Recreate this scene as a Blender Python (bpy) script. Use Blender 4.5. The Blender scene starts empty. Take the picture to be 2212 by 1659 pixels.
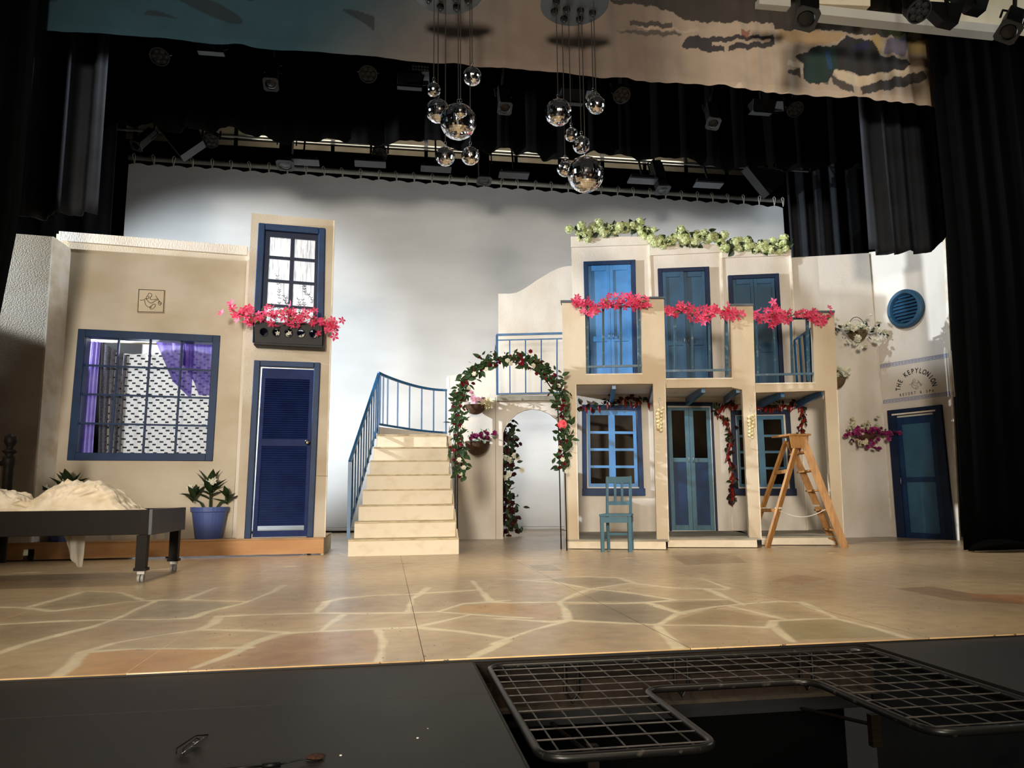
import bpy, bmesh, math, random
import numpy as np
from mathutils import Vector, Matrix, noise
random.seed(7)
SC = bpy.context.scene; COL = SC.collection
PI = math.pi

# ------------------------------------------------------------------ camera (solved from the stage's perspective)
PW, PH, FPX = 2212, 1659, 1661.0
CAMC = Vector((0, 0, .708))
def _n(v): v = np.array(v, float); return v/np.linalg.norm(v)
_Y = _n([836.-PW/2, -(1072.-PH/2), -FPX])
_q = _n([3836.-PW/2, -(1072.-3000*.0105-PH/2), -FPX])
_Z = _n(np.cross(_q, _Y)); _Z = _Z if _Z[1] > 0 else -_Z
_X = np.cross(_Y, _Z)
RW = np.array([_X, _Y, _Z])                    # camera vector -> world vector
cam = bpy.data.cameras.new('camera'); cam.sensor_fit = 'HORIZONTAL'; cam.sensor_width = 36
cam.lens = FPX/PW*36; cam.clip_start = .05; cam.clip_end = 200
camo = bpy.data.objects.new('camera', cam); COL.objects.link(camo)
m = Matrix(RW.tolist()).to_4x4(); m.translation = CAMC; camo.matrix_world = m
SC.camera = camo
def ray(px, py): return Vector((RW @ np.array([(px-PW/2)/FPX, -(py-PH/2)/FPX, -1.])).tolist())
def at(px, py, y):                              # point of the plane y = const
    d = ray(px, py); return CAMC + d*(y/d.y)
def fl(px, py, z=0.):                           # point of the level z
    d = ray(px, py); return CAMC + d*((z-CAMC.z)/d.z)

# ------------------------------------------------------------------ world, exposure, lights
SC.view_settings.view_transform = 'Standard'; SC.view_settings.look = 'None'
SC.view_settings.gamma = 1; SC.view_settings.use_curve_mapping = False
SC.view_settings.exposure = 0.0
w = bpy.data.worlds.new('world'); SC.world = w; w.use_nodes = True
w.node_tree.nodes['Background'].inputs[0].default_value = (1, .93, .85, 1)
w.node_tree.nodes['Background'].inputs[1].default_value = .018
def lamp(name, kind, loc, tgt, energy, col, size=.3, spot=60, blend=.3, size_y=None):
    l = bpy.data.lights.new(name, kind); l.energy = energy; l.color = col
    if kind == 'SPOT': l.spot_size = math.radians(spot); l.spot_blend = blend; l.shadow_soft_size = size
    if kind == 'AREA':
        l.size = size
        if size_y: l.shape = 'RECTANGLE'; l.size_y = size_y
    o = bpy.data.objects.new(name, l); COL.objects.link(o); o.location = loc
    o.rotation_euler = (Vector(tgt)-Vector(loc)).to_track_quat('-Z', 'Y').to_euler()
    return o
WARM = (1, .86, .67); NEUT = (1, .9, .78); COOL = (.84, .92, 1)
for x, tx, e in ((-6.5, -3.6, 950), (-3, -1.0, 1050), (.5, 1.8, 1100), (3.8, 4.4, 1250), (7.5, 6.8, 800)):
    lamp('front_wash_lamp', 'SPOT', (x, -6, 5.3), (tx, 10, 1.0), e*.66, WARM, .35, 34, .35)
lamp('apron_wash_lamp', 'SPOT', (-1.5, -1.0, 7.5), (-.5, 4.9, 0), 1150, (1, .84, .60), .3, 44, .7)
lamp('apron_wash_lamp', 'SPOT', (3.0, -1.0, 7.5), (2.4, 4.8, 0), 1150, (1, .84, .60), .3, 44, .7)
lamp('floor_wash_lamp', 'SPOT', (-2, 9.0, 7.0), (-.8, 6.8, 0), 620, NEUT, .4, 80, .8)
lamp('floor_wash_lamp', 'SPOT', (4, 8.9, 7.0), (4.6, 7.0, 0), 900, NEUT, .4, 80, .8)
lamp('low_house_lamp', 'SPOT', (-2.8, -8, 2.9), (2.6, 15, 3.7), 8500, NEUT, .9, 44, .5)
lamp('side_lamp', 'SPOT', (-8.7, 9.66, 4.1), (2.0, 11.2, 3.75), 9000, COOL, .04, 36, .2)
lamp('cyclorama_lamp', 'SPOT', (-4.0, 12.7, 2.9), (-3.6, 16, 3.1), 1150, COOL, .06, 100, .3)
lamp('cyclorama_lamp', 'SPOT', (7.2, 13.0, 2.4), (7.0, 16, 2.8), 800, COOL, .06, 104, .3)
for x in (-.6, 1.4, 3.4, 5.4): lamp('cyclorama_lamp', 'SPOT', (x, 12.95, 1.2), (x, 16, 3.2), 200, (.95, .97, 1), .3, 125, .9)  # added fill spots behind the set, brightening the middle of the cloth
lamp('wing_lamp', 'SPOT', (5.6, 13.0, 3.2), (9.0, 14.3, 5.6), 500, COOL, .05, 50, .4)
lamp('grid_fill_light', 'AREA', (2, 16.8, 8.7), (2, 18, 9.3), 40, NEUT, 10, size_y=.2)  # area light added to brighten the cream upper back wall
lamp('grid_fill_light', 'AREA', (6.5, 5.6, 7.0), (7.0, 7.7, 8.2), 14, NEUT, 1.5)  # another added light, for the cream bulkhead pieces
lamp('wing_lamp', 'SPOT', (-1.6, 9.2, 6.3), (-4.2, 9.4, 4.7), 300, COOL, .05, 50, .4)
lamp('wing_lamp', 'SPOT', (2.8, 9.1, 6.2), (7.4, 10.2, 4.7), 700, COOL, .05, 38, .4)
lamp('drop_lamp', 'SPOT', (5.2, 2, 3.6), (5.8, 8.4, 6.3), 70, WARM, .3, 55, .9)
lamp('window_backlight', 'AREA', (-2.9, 12.3, 2.4), (-2.9, 10.4, 2.0), 90, COOL, 1.6)  # added backlight so the cloths in the large window glow
lamp('window_backlight', 'SPOT', (-1.4, 12.8, 2.6), (-1.3, 10, 3.75), 500, COOL, .2, 40, .5)  # added backlight for the lace in the tower window
lamp('ball_reflection_light', 'AREA', (-8.6, 6.5, 5.5), (0, 7.5, 5.0), 45, COOL, 1.6)  # unseen area light added for the mirror balls to reflect
lamp('ball_reflection_light', 'AREA', (9.7, 6.0, 5.0), (1, 7.5, 4.6), 90, COOL, 1.6)  # its added partner on the right, also for the mirror balls
lamp('house_fill', 'AREA', (0, -6, 5.8), (0, -8, -1), 260, WARM, 6)  # area light added to brighten the auditorium for ball reflections and fill

# ------------------------------------------------------------------ materials
def hexc(h):
    h = h.lstrip('#'); v = [int(h[i:i+2], 16)/255 for i in (0, 2, 4)]
    return tuple(x/12.92 if x <= .04045 else ((x+.055)/1.055)**2.4 for x in v) + (1,)
MATS = {}
def mat(name, col, rough=.6, col2=None, scale=3., stretch=(1, 1, 1), bump=0., bscale=40., metal=0., detail=4, lo=.4, hi=.65, coat=0., trans=0., ior=1.45, alpha=1., sss=0., transl=0., spec=.5):
    if name in MATS: return MATS[name]
    M = bpy.data.materials.new(name); M.use_nodes = True; nt = M.node_tree; N = nt.nodes; L = nt.links
    b = N['Principled BSDF']
    b.inputs['Base Color'].default_value = hexc(col); b.inputs['Roughness'].default_value = rough
    b.inputs['Metallic'].default_value = metal; b.inputs['IOR'].default_value = ior
    b.inputs['Coat Weight'].default_value = coat; b.inputs['Transmission Weight'].default_value = trans
    b.inputs['Alpha'].default_value = alpha; b.inputs['Specular IOR Level'].default_value = spec
    tc = N.new('ShaderNodeNewGeometry'); mp = N.new('ShaderNodeMapping'); mp.inputs['Scale'].default_value = stretch
    L.new(tc.outputs['Position'], mp.inputs['Vector'])
    n1 = N.new('ShaderNodeTexNoise'); n1.inputs['Scale'].default_value = scale; n1.inputs['Detail'].default_value = detail
    L.new(mp.outputs[0], n1.inputs['Vector'])
    if col2:
        mr = N.new('ShaderNodeMapRange'); mr.inputs[1].default_value = lo; mr.inputs[2].default_value = hi
        L.new(n1.outputs['Fac'], mr.inputs[0])
        mx = N.new('ShaderNodeMix'); mx.data_type = 'RGBA'
        mx.inputs[6].default_value = hexc(col); mx.inputs[7].default_value = hexc(col2)
        L.new(mr.outputs[0], mx.inputs[0]); L.new(mx.outputs[2], b.inputs['Base Color'])
    if bump:
        n2 = N.new('ShaderNodeTexNoise'); n2.inputs['Scale'].default_value = bscale; n2.inputs['Detail'].default_value = 3
        L.new(mp.outputs[0], n2.inputs['Vector'])
        bp = N.new('ShaderNodeBump'); bp.inputs['Strength'].default_value = bump; bp.inputs['Distance'].default_value = .01
        L.new(n2.outputs['Fac'], bp.inputs['Height']); L.new(bp.outputs[0], b.inputs['Normal'])
    if transl:
        t = N.new('ShaderNodeBsdfTranslucent'); t.inputs[0].default_value = hexc(col)
        ms = N.new('ShaderNodeMixShader'); ms.inputs[0].default_value = transl
        L.new(b.outputs[0], ms.inputs[1]); L.new(t.outputs[0], ms.inputs[2]); L.new(ms.outputs[0], N['Material Output'].inputs[0])
        if col2: L.new(mx.outputs[2], t.inputs[0])
    MATS[name] = M; return M
def vmat(name, rough=.5, nscale=6, namt=.15, coat=0., bump=0., scuff=False):          # colour painted on the vertices, with noise on top
    M = bpy.data.materials.new(name); M.use_nodes = True; nt = M.node_tree; N = nt.nodes; L = nt.links
    b = N['Principled BSDF']; b.inputs['Roughness'].default_value = rough; b.inputs['Coat Weight'].default_value = coat; b.inputs['Coat Roughness'].default_value = .25
    a = N.new('ShaderNodeVertexColor'); a.layer_name = 'paint'
    g = N.new('ShaderNodeNewGeometry'); n1 = N.new('ShaderNodeTexNoise'); n1.inputs['Scale'].default_value = nscale; n1.inputs['Detail'].default_value = 8
    L.new(g.outputs['Position'], n1.inputs['Vector'])
    mr = N.new('ShaderNodeMapRange'); mr.inputs[1].default_value = .3; mr.inputs[2].default_value = .7
    mr.inputs[3].default_value = 1-namt; mr.inputs[4].default_value = 1+namt*.6
    L.new(n1.outputs['Fac'], mr.inputs[0])
    mx = N.new('ShaderNodeVectorMath'); mx.operation = 'SCALE'; L.new(a.outputs[0], mx.inputs[0]); L.new(mr.outputs[0], mx.inputs[3])
    if scuff:
        mp = N.new('ShaderNodeMapping'); mp.inputs['Scale'].default_value = (1, .5, 1); L.new(g.outputs['Position'], mp.inputs['Vector'])
        na = N.new('ShaderNodeTexNoise'); na.inputs['Scale'].default_value = 42; na.inputs['Detail'].default_value = 2; L.new(mp.outputs[0], na.inputs['Vector'])
        nb = N.new('ShaderNodeTexNoise'); nb.inputs['Scale'].default_value = 2.2; L.new(g.outputs['Position'], nb.inputs['Vector'])
        ra = N.new('ShaderNodeMapRange'); ra.inputs[1].default_value = .66; ra.inputs[2].default_value = .70; L.new(na.outputs['Fac'], ra.inputs[0])
        rb = N.new('ShaderNodeMapRange'); rb.inputs[1].default_value = .52; rb.inputs[2].default_value = .60; L.new(nb.outputs['Fac'], rb.inputs[0])
        mu = N.new('ShaderNodeMath'); mu.operation = 'MULTIPLY'; L.new(ra.outputs[0], mu.inputs[0]); L.new(rb.outputs[0], mu.inputs[1])
        dk = N.new('ShaderNodeMix'); dk.data_type = 'RGBA'; dk.inputs[7].default_value = hexc('5a4830'); L.new(mu.outputs[0], dk.inputs[0]); L.new(mx.outputs[0], dk.inputs[6]); L.new(dk.outputs[2], b.inputs['Base Color'])
    else: L.new(mx.outputs[0], b.inputs['Base Color'])
    n3 = N.new('ShaderNodeTexNoise'); n3.inputs['Scale'].default_value = nscale*.6; L.new(g.outputs['Position'], n3.inputs['Vector'])
    r2 = N.new('ShaderNodeMapRange'); r2.inputs[3].default_value = rough-.1; r2.inputs[4].default_value = rough+.12
    L.new(n3.outputs['Fac'], r2.inputs[0]); L.new(r2.outputs[0], b.inputs['Roughness'])
    if bump:
        bp = N.new('ShaderNodeBump'); bp.inputs['Strength'].default_value = bump; bp.inputs['Distance'].default_value = .01
        L.new(n1.outputs['Fac'], bp.inputs['Height']); L.new(bp.outputs[0], b.inputs['Normal'])
    return M
CREAM = mat('cream_painted_ply', 'cdbfa6', .75, 'bba88a', 1.3, (1, 1, .6), .25, 60, lo=.42, hi=.7)
BEIGE = mat('beige_house_paint', 'ccc2b0', .8, 'b0a084', .9, (1, 1, 1.6), .25, 60, lo=.38, hi=.72)
PALE = mat('pale_painted_ply', 'dcd4c8', .75, 'c8bcaa', 1.6, (1, 1, .5), .25, 60, lo=.45, hi=.72)
EDGE = mat('pale_edge_strip', 'ece4d4', .7, 'd8cab0', 5)
STEPM = mat('scuffed_step_paint', 'e4d8c0', .6, 'd4c4a4', 6, (1, 1, 1.5), .15, 50, lo=.5, hi=.85)
ORANGE = mat('tan_platform_face', 'c99a68', .55, 'b9854f', 2.5, (.4, 1, 3), .1)
CYC = mat('white_cyclorama_cloth', 'd2d3d2', .9, 'c8c9c7', .5, (1, 1, 3))
NAVY = mat('navy_gloss_paint', '16345a', .5, '122b4c', 4, bump=.08, spec=.3)
NAVYD = mat('dark_navy_paint', '122340', .5, '0f1e38', 4, spec=.3)
BLUE = mat('mid_blue_paint', '3f86c4', .45, '3878b2', 5)
BLUED = mat('slate_blue_paint', '214c68', .5, '1d445e', 5)
TEAL = mat('teal_blue_paint', '4a7080', .5, '426676', 6)
RAIL = mat('blue_metal_paint', '27618f', .35, '1f4f78', 9)
RAILG = mat('chipped_blue_metal', '34566a', .45, '6c7e88', 14, lo=.55, hi=.7)
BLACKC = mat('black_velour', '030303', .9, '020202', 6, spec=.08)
LITC = mat('lit_black_serge', '1a1d22', .7, '121418', 3, spec=.3)  # paler copy of the black cloth, for drapes shown catching light
PITB = mat('pit_black', '030303', .9, spec=.08)
BLK = mat('matt_black_paint', '0d0d0d', .6, '141414', 9)
BLKM = mat('black_fixture_metal', '070707', .5, spec=.3)
GREYM = mat('grey_steel', '8a8a86', .4, metal=.7)
PIPE = mat('pale_grey_pipe', '9a9a90', .5, '84847a', 3)
CHROME = mat('chrome', 'd8d8d8', .15, metal=1.)
MIRROR = mat('mirror_tile', 'f4f6fa', .09, metal=1.)
ROPE = mat('cotton_rope', 'c8c4b4', .9)
DARKW = mat('dark_brown_wood', '120e0a', .5, '1a140e', 8, (3, 3, 20), .1, spec=.12)
OAK = mat('honey_ladder_wood', 'a87a42', .55, '8e6030', 5, (6, 6, 1))
LEAF = mat('leaf_green', '3a5230', .6, '26381e', 9, transl=.15, spec=.3)
LEAFD = mat('dark_leaf', '273a1c', .5, '1c2a14', 9)
LEAFY = mat('yellow_green_leaf', '76904a', .55, '4a6830', 9, transl=.2)
HYD = mat('lime_white_petal', 'ecf0c4', .6, 'c4d284', 18, transl=.3)
PINK = mat('hot_pink_petal', 'e0446c', .55, 'f07a98', 22, lo=.5, hi=.75, transl=.25)
REDP = mat('crimson_petal', '84202e', .6, '5a1420', 20, spec=.2)
ROSE = mat('rose_red_petal', 'e8384c', .5, 'f08080', 30)
MAG = mat('magenta_petal', '9c2c6c', .55, '74204c', 20)
MAROON = mat('maroon_leaf', '3e1616', .6, '281210', 12, spec=.2)
WHITEP = mat('white_petal', 'ecead8', .6, 'd8d6bc', 20, transl=.2)
PALEP = mat('pale_pink_petal', 'f0c0d4', .6)
CHILI = mat('dry_red_chilli', '8c1c14', .3, '641410', 15)
GARL = mat('garlic_skin', 'dccfa4', .6, 'c8b884', 30)
WICK = mat('wicker', '5c3c24', .7, '2e1c10', 40, (1, 1, 4), .8, 60)
COIR = mat('coir_liner', '6e5a3c', .9, '4a3a24', 60, bump=.5)
POTM = mat('blue_plastic_pot', '4a5c98', .45)
GLASSM = mat('window_glass', 'ffffff', .02, trans=1., ior=1.02)
LENSG = mat('spectacle_glass', 'ffffff', .02, trans=1., ior=1.35)
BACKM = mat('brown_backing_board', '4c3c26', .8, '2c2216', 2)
SHEET = mat('crumpled_cream_sheet', 'dccfb8', .85, 'c6b698', 6, bump=.5, bscale=14)
CLOTHG = mat('grey_translucent_cloth', 'b8b0a0', .8, transl=.3)
PURP = mat('sheer_purple_cloth', '5c44b0', .7, '8474c8', 5, transl=.35, alpha=.82)
LILAC = mat('sheer_lilac_cloth', '9484d0', .7, 'a89cdc', 5, transl=.4, alpha=.9)
INK = mat('black_ink', '15151a', .7)
INKB = mat('blue_ink', '3a62a8', .7)
SLATE = mat('dark_cap_slate', '4a545c', .6, '39424a', 8)
DECKG = mat('worn_grey_deck', 'a09a8a', .7, '8a8270', 4)
APRON = mat('black_stage_deck', '191816', .5, '201e1a', 1.6, bump=.06, bscale=200)
CONC = mat('cream_concrete', 'd8ccb0', .8, 'c4b898', 2)
BEAMM = mat('grey_girder', '8c8c84', .6)
PITM = mat('brown_black_pit_wood', '1c1510', .8, '261d14', 7, bump=.2, spec=.2)
BROWNW = mat('auditorium_wood', '8a5a34', .5, '6c4426', 2)
SEATM = mat('auditorium_carpet', '3a2018', .9)

# ------------------------------------------------------------------ mesh helpers
class MB:
    def __init__(s): s.v = []; s.f = []
    def add(s, vs, fs):
        b = len(s.v); s.v += [Vector(x) for x in vs]; s.f += [[i+b for i in q] for q in fs]; return s
    def hexa(s, p):                               # 4 back then 4 front points, both in the same order
        return s.add(p, [(0, 1, 2, 3), (7, 6, 5, 4), (0, 4, 5, 1), (1, 5, 6, 2), (2, 6, 7, 3), (3, 7, 4, 0)])
    def box(s, a, b):
        x0, y0, z0 = a; x1, y1, z1 = b
        return s.hexa([(x0, y0, z0), (x1, y0, z0), (x1, y0, z1), (x0, y0, z1), (x0, y1, z0), (x1, y1, z0), (x1, y1, z1), (x0, y1, z1)])
    def bar(s, a, b, w, d, up=(0, 0, 1)):          # rectangular bar from a to b
        a = Vector(a); b = Vector(b); t = (b-a).normalized(); u = Vector(up)
        if abs(t.dot(u)) > .98: u = Vector((0, 1, 0))
        x = t.cross(u).normalized(); y = x.cross(t)
        q = [(-w/2, -d/2), (w/2, -d/2), (w/2, d/2), (-w/2, d/2)]
        return s.hexa([a+x*i+y*j for i, j in q]+[b+x*i+y*j for i, j in q])
    def prism(s, pts, off):                        # polygon extruded by a vector
        n = len(pts); off = Vector(off)
        return s.add([Vector(p) for p in pts]+[Vector(p)+off for p in pts],
                     [tuple(range(n)), tuple(range(2*n-1, n-1, -1))]+[(i, i+n, (i+1) % n+n, (i+1) % n) for i in range(n)])
    def tube(s, path, r, k=6, closed=False):
        P = [Vector(p) for p in path]; n = len(P); rr = r if isinstance(r, (list, tuple)) else [r]*n
        b = len(s.v); nx = None
        for i, p in enumerate(P):
            if closed: t = P[(i+1) % n]-P[i-1]
            else: t = P[min(i+1, n-1)]-P[max(i-1, 0)]
            t = t.normalized() if t.length > 1e-9 else Vector((0, 0, 1))
            if nx is None: nx = t.orthogonal().normalized()
            nx = (nx-t*nx.dot(t)); nx = nx.normalized() if nx.length > 1e-6 else t.orthogonal().normalized()
            ny = t.cross(nx)
            s.v += [p+(nx*math.cos(2*PI*j/k)+ny*math.sin(2*PI*j/k))*rr[i] for j in range(k)]
        m_ = n if closed else n-1
        for i in range(m_):
            for j in range(k):
                a0 = b+i*k; a1 = b+((i+1) % n)*k
                s.f.append([a0+j, a0+(j+1) % k, a1+(j+1) % k, a1+j])
        if not closed: s.f.append([b+j for j in range(k)][::-1]); s.f.append([b+(n-1)*k+j for j in range(k)])
        return s
    def lathe(s, c, prof, k=16, axis=(0, 0, 1), capb=True, capt=True):
        c = Vector(c); a = Vector(axis).normalized(); x = a.orthogonal().normalized(); y = a.cross(x); b = len(s.v)
        for r, h in prof: s.v += [c+a*h+(x*math.cos(2*PI*j/k)+y*math.sin(2*PI*j/k))*r for j in range(k)]
        for i in range(len(prof)-1):
            for j in range(k): s.f.append([b+i*k+j, b+i*k+(j+1) % k, b+(i+1)*k+(j+1) % k, b+(i+1)*k+j])
        if capb: s.f.append([b+j for j in range(k)][::-1])
        if capt: s.f.append([b+(len(prof)-1)*k+j for j in range(k)])
        return s
    def cyl(s, a, b, r, k=12):
        a = Vector(a); b = Vector(b); return s.lathe(a, [(r, 0), (r, (b-a).length)], k, b-a)
    def sph(s, c, r, k=12, sc=(1, 1, 1)):
        b = len(s.v); c = Vector(c); h = k//2
        for i in range(1, h):
            for j in range(k):
                t = PI*i/h; p = 2*PI*j/k
                s.v.append(c+Vector((math.sin(t)*math.cos(p)*r*sc[0], math.sin(t)*math.sin(p)*r*sc[1], math.cos(t)*r*sc[2])))
        tp = len(s.v); s.v += [c+Vector((0, 0, r*sc[2])), c-Vector((0, 0, r*sc[2]))]
        for i in range(h-2):
            for j in range(k): s.f.append([b+i*k+j, b+(i+1)*k+j, b+(i+1)*k+(j+1) % k, b+i*k+(j+1) % k])
        for j in range(k): s.f.append([tp, b+j, b+(j+1) % k]); s.f.append([tp+1, b+(h-2)*k+(j+1) % k, b+(h-2)*k+j])
        return s
    def grid(s, rows):                             # rows of equally many points
        b = len(s.v); n = len(rows[0])
        for r in rows: s.v += [Vector(p) for p in r]
        for i in range(len(rows)-1):
            for j in range(n-1): s.f.append([b+i*n+j, b+(i+1)*n+j, b+(i+1)*n+j+1, b+i*n+j+1])
        return s
    def mesh(s, name, m, org=Vector((0, 0, 0)), smooth=False, fix=True):
        me = bpy.data.meshes.new(name); me.from_pydata([v-org for v in s.v], [], s.f); me.update()
        if fix:
            bm = bmesh.new(); bm.from_mesh(me); bmesh.ops.recalc_face_normals(bm, faces=bm.faces); bm.to_mesh(me); bm.free()
        if m: me.materials.append(m)
        if smooth: me.polygons.foreach_set('use_smooth', [True]*len(me.polygons))
        return me
    def build(s, name, m, parent=None, smooth=False, label=None, kind=None, bevel=0, fix=True):
        if parent is None:
            n = len(s.v); org = Vector((sum(v.x for v in s.v)/n, sum(v.y for v in s.v)/n, min(v.z for v in s.v)))
        else: org = root_of(parent).location.copy()
        o = bpy.data.objects.new(name, s.mesh(name, m, org, smooth, fix)); COL.objects.link(o)
        if parent is None: o.location = org
        else: o.parent = parent
        if label: o['label'] = label
        if kind: o['kind'] = kind
        if bevel:
            md = o.modifiers.new('bevel', 'BEVEL'); md.width = bevel; md.segments = 2; md.limit_method = 'ANGLE'
        return o
def root_of(o):
    while o.parent: o = o.parent
    return o
def tag(o, label, cat, group=None, kind=None):
    o['label'] = label; o['category'] = cat
    if group: o['group'] = group
    if kind: o['kind'] = kind
    return o
def thing(name, label, cat, loc, group=None):
    o = bpy.data.objects.new(name, None); COL.objects.link(o); o.location = Vector(loc); o.empty_display_size = .1
    return tag(o, label, cat, group)
def struct(o): o['kind'] = 'structure'; return o
def proto(mb, name, m, smooth=False): return mb.mesh(name, m, smooth=smooth)
def inst(name, me, M, parent, kind=None):          # one more piece sharing a mesh, as a part of its thing
    o = bpy.data.objects.new(name, me); COL.objects.link(o)
    if parent: o.parent = parent; M = Matrix.Translation(-root_of(parent).location) @ M
    o.matrix_world = M if not parent else o.matrix_world
    if parent: o.matrix_local = M
    return o

class Plane:                                       # upright wall plane through two ground points
    def __init__(s, a, b):
        s.a = Vector((a[0], a[1], 0)); s.u = Vector((b[0]-a[0], b[1]-a[1], 0)).normalized()
        s.n = Vector((s.u.y, -s.u.x, 0))           # towards the audience
    def p(s, px, py, n=0.):
        d = ray(px, py); o = s.a+s.n*n; return CAMC+d*((o-CAMC).dot(s.n)/d.dot(s.n))
class Quad:                                        # TL, TR, BR, BL measured on a plane
    def __init__(s, pl, pts, n=0.): s.pl = pl; s.c = [pl.p(x, y, n) for x, y in pts]; s.N = pl.n
    def pt(s, u, v, n=0.):
        a, b, c, d = s.c; return a*(1-u)*(1-v)+b*u*(1-v)+c*u*v+d*(1-u)*v+s.N*n
    def w(s): return ((s.c[1]-s.c[0]).length+(s.c[2]-s.c[3]).length)/2
    def h(s): return ((s.c[3]-s.c[0]).length+(s.c[2]-s.c[1]).length)/2
    def cell(s, mb, u0, u1, v0, v1, n0, n1):
        q = [(u0, v0), (u1, v0), (u1, v1), (u0, v1)]
        return mb.hexa([s.pt(u, v, n0) for u, v in q]+[s.pt(u, v, n1) for u, v in q])
    def frame(s, mb, bu, bv, n0, n1, bot=True):    # border of widths bu, bv (in fractions)
        s.cell(mb, 0, bu, 0, 1, n0, n1); s.cell(mb, 1-bu, 1, 0, 1, n0, n1); s.cell(mb, bu, 1-bu, 0, bv, n0, n1)
        if bot: s.cell(mb, bu, 1-bu, 1-bv, 1, n0, n1)
        return mb
    def sub(s, u0, u1, v0, v1, n=0):
        q = Quad.__new__(Quad); q.pl = s.pl; q.N = s.N; q.c = [s.pt(u0, v0, n), s.pt(u1, v0, n), s.pt(u1, v1, n), s.pt(u0, v1, n)]; return q
def wall_with_holes(mb, pl, outer, holes, n0, n1):
    """panel cut into cells round rectangular holes given as pixel quads (all on one plane)"""
    A = pl.a; def_u = pl.u
    def uz(p): return ((p-A).dot(def_u), p.z)
    O = [uz(pl.p(x, y)) for x, y in outer]; H = [[uz(pl.p(x, y)) for x, y in h] for h in holes]
    bm = bmesh.new()
    es = []
    for poly in [O]+H:
        vs = [bm.verts.new((u, z, 0)) for u, z in poly]
        es += [bm.edges.new((vs[i], vs[(i+1) % len(vs)])) for i in range(len(vs))]
    r = bmesh.ops.triangle_fill(bm, edges=es, use_beauty=True)
    bm.verts.ensure_lookup_table(); bm.verts.index_update()
    P = [A+def_u*v.co.x+Vector((0, 0, v.co.y)) for v in bm.verts]; n = len(P)
    F = [[v.index for v in f.verts] for f in bm.faces]
    bd = [e for e in bm.edges if len(e.link_faces) == 1]
    mb.add([p+pl.n*n1 for p in P]+[p+pl.n*n0 for p in P], F+[[i+n for i in f[::-1]] for f in F]+[[e.verts[0].index, e.verts[1].index, e.verts[1].index+n, e.verts[0].index+n] for e in bd])
    bm.free(); return mb

# ------------------------------------------------------------------ STRUCTURE: floors
# painted crazy paving: grout lines and stones read from the photograph, kept as paint on the boards
def A2(l): return [tuple(fl(x*.4973, 1180+y*.4973).xy) for x, y in l]
def A3(l): return [tuple(fl(1100+x*.5027, 1150+y*.5027).xy) for x, y in l]
GR = [A2(l) for l in [
 [(-200,350),(0,340),(200,328),(430,320),(700,318),(830,312)], [(-100,500),(95,428),(260,385),(400,350),(520,310),(600,270),(680,237)],
 [(-60,262),(110,268),(230,282),(400,262),(560,240),(680,235),(800,232),(1070,240)], [(110,268),(230,235),(370,195),(520,200),(620,235)],
 [(830,312),(900,285),(1050,250),(1180,200),(1230,170)], [(950,305),(1100,298),(1370,290),(1560,292),(1800,288),(1900,285),(2212,308),(2300,312)],
 [(870,360),(930,335),(950,305)], [(1370,290),(1420,240),(1500,225),(1640,212),(1760,210),(1900,200),(2080,190)], [(1390,370),(1440,330),(1490,298)],
 [(840,530),(1000,470),(1090,425),(1200,385),(1280,375),(1390,370),(1640,358),(1800,352),(1900,330),(2030,300)],
 [(1640,360),(1665,420),(1645,500)], [(1800,352),(2000,370),(2212,400)], [(240,570),(310,520),(360,460),(500,420),(700,385),(870,362),(1100,366),(1280,377)],
 [(360,460),(600,445),(860,445),(1080,440)], [(1900,285),(2010,250),(2212,235)], [(2050,480),(2212,410)], [(1770,290),(1790,230),(1860,180)],
 [(2050,150),(2110,215),(2130,240)], [(800,232),(940,180)]]] + [A3(l) for l in [
 [(-20,200),(200,215),(350,242),(540,262),(710,290),(950,288),(1010,312)], [(350,242),(260,275),(215,300),(0,302),(-60,300)],
 [(215,300),(450,306),(600,300),(720,290)], [(215,300),(245,340),(255,378),(640,398),(900,400),(1140,410),(1160,430),(1220,470)],
 [(-60,370),(0,372),(180,385),(255,378)], [(-60,480),(0,455),(100,420),(255,378)], [(640,398),(720,350),(880,320),(1000,308),(1160,296),(1250,300)],
 [(600,305),(740,350)], [(350,242),(520,218),(700,238),(930,245)], [(940,315),(1190,375)], [(850,245),(1010,312)], [(820,195),(940,240)],
 [(1120,410),(1140,380),(1280,372),(1400,370),(1550,405),(1720,455)], [(1250,300),(1390,360),(1400,370)], [(630,395),(730,500)], [(470,195),(540,218)],
 [(100,205),(300,190),(470,195)]]]
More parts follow.
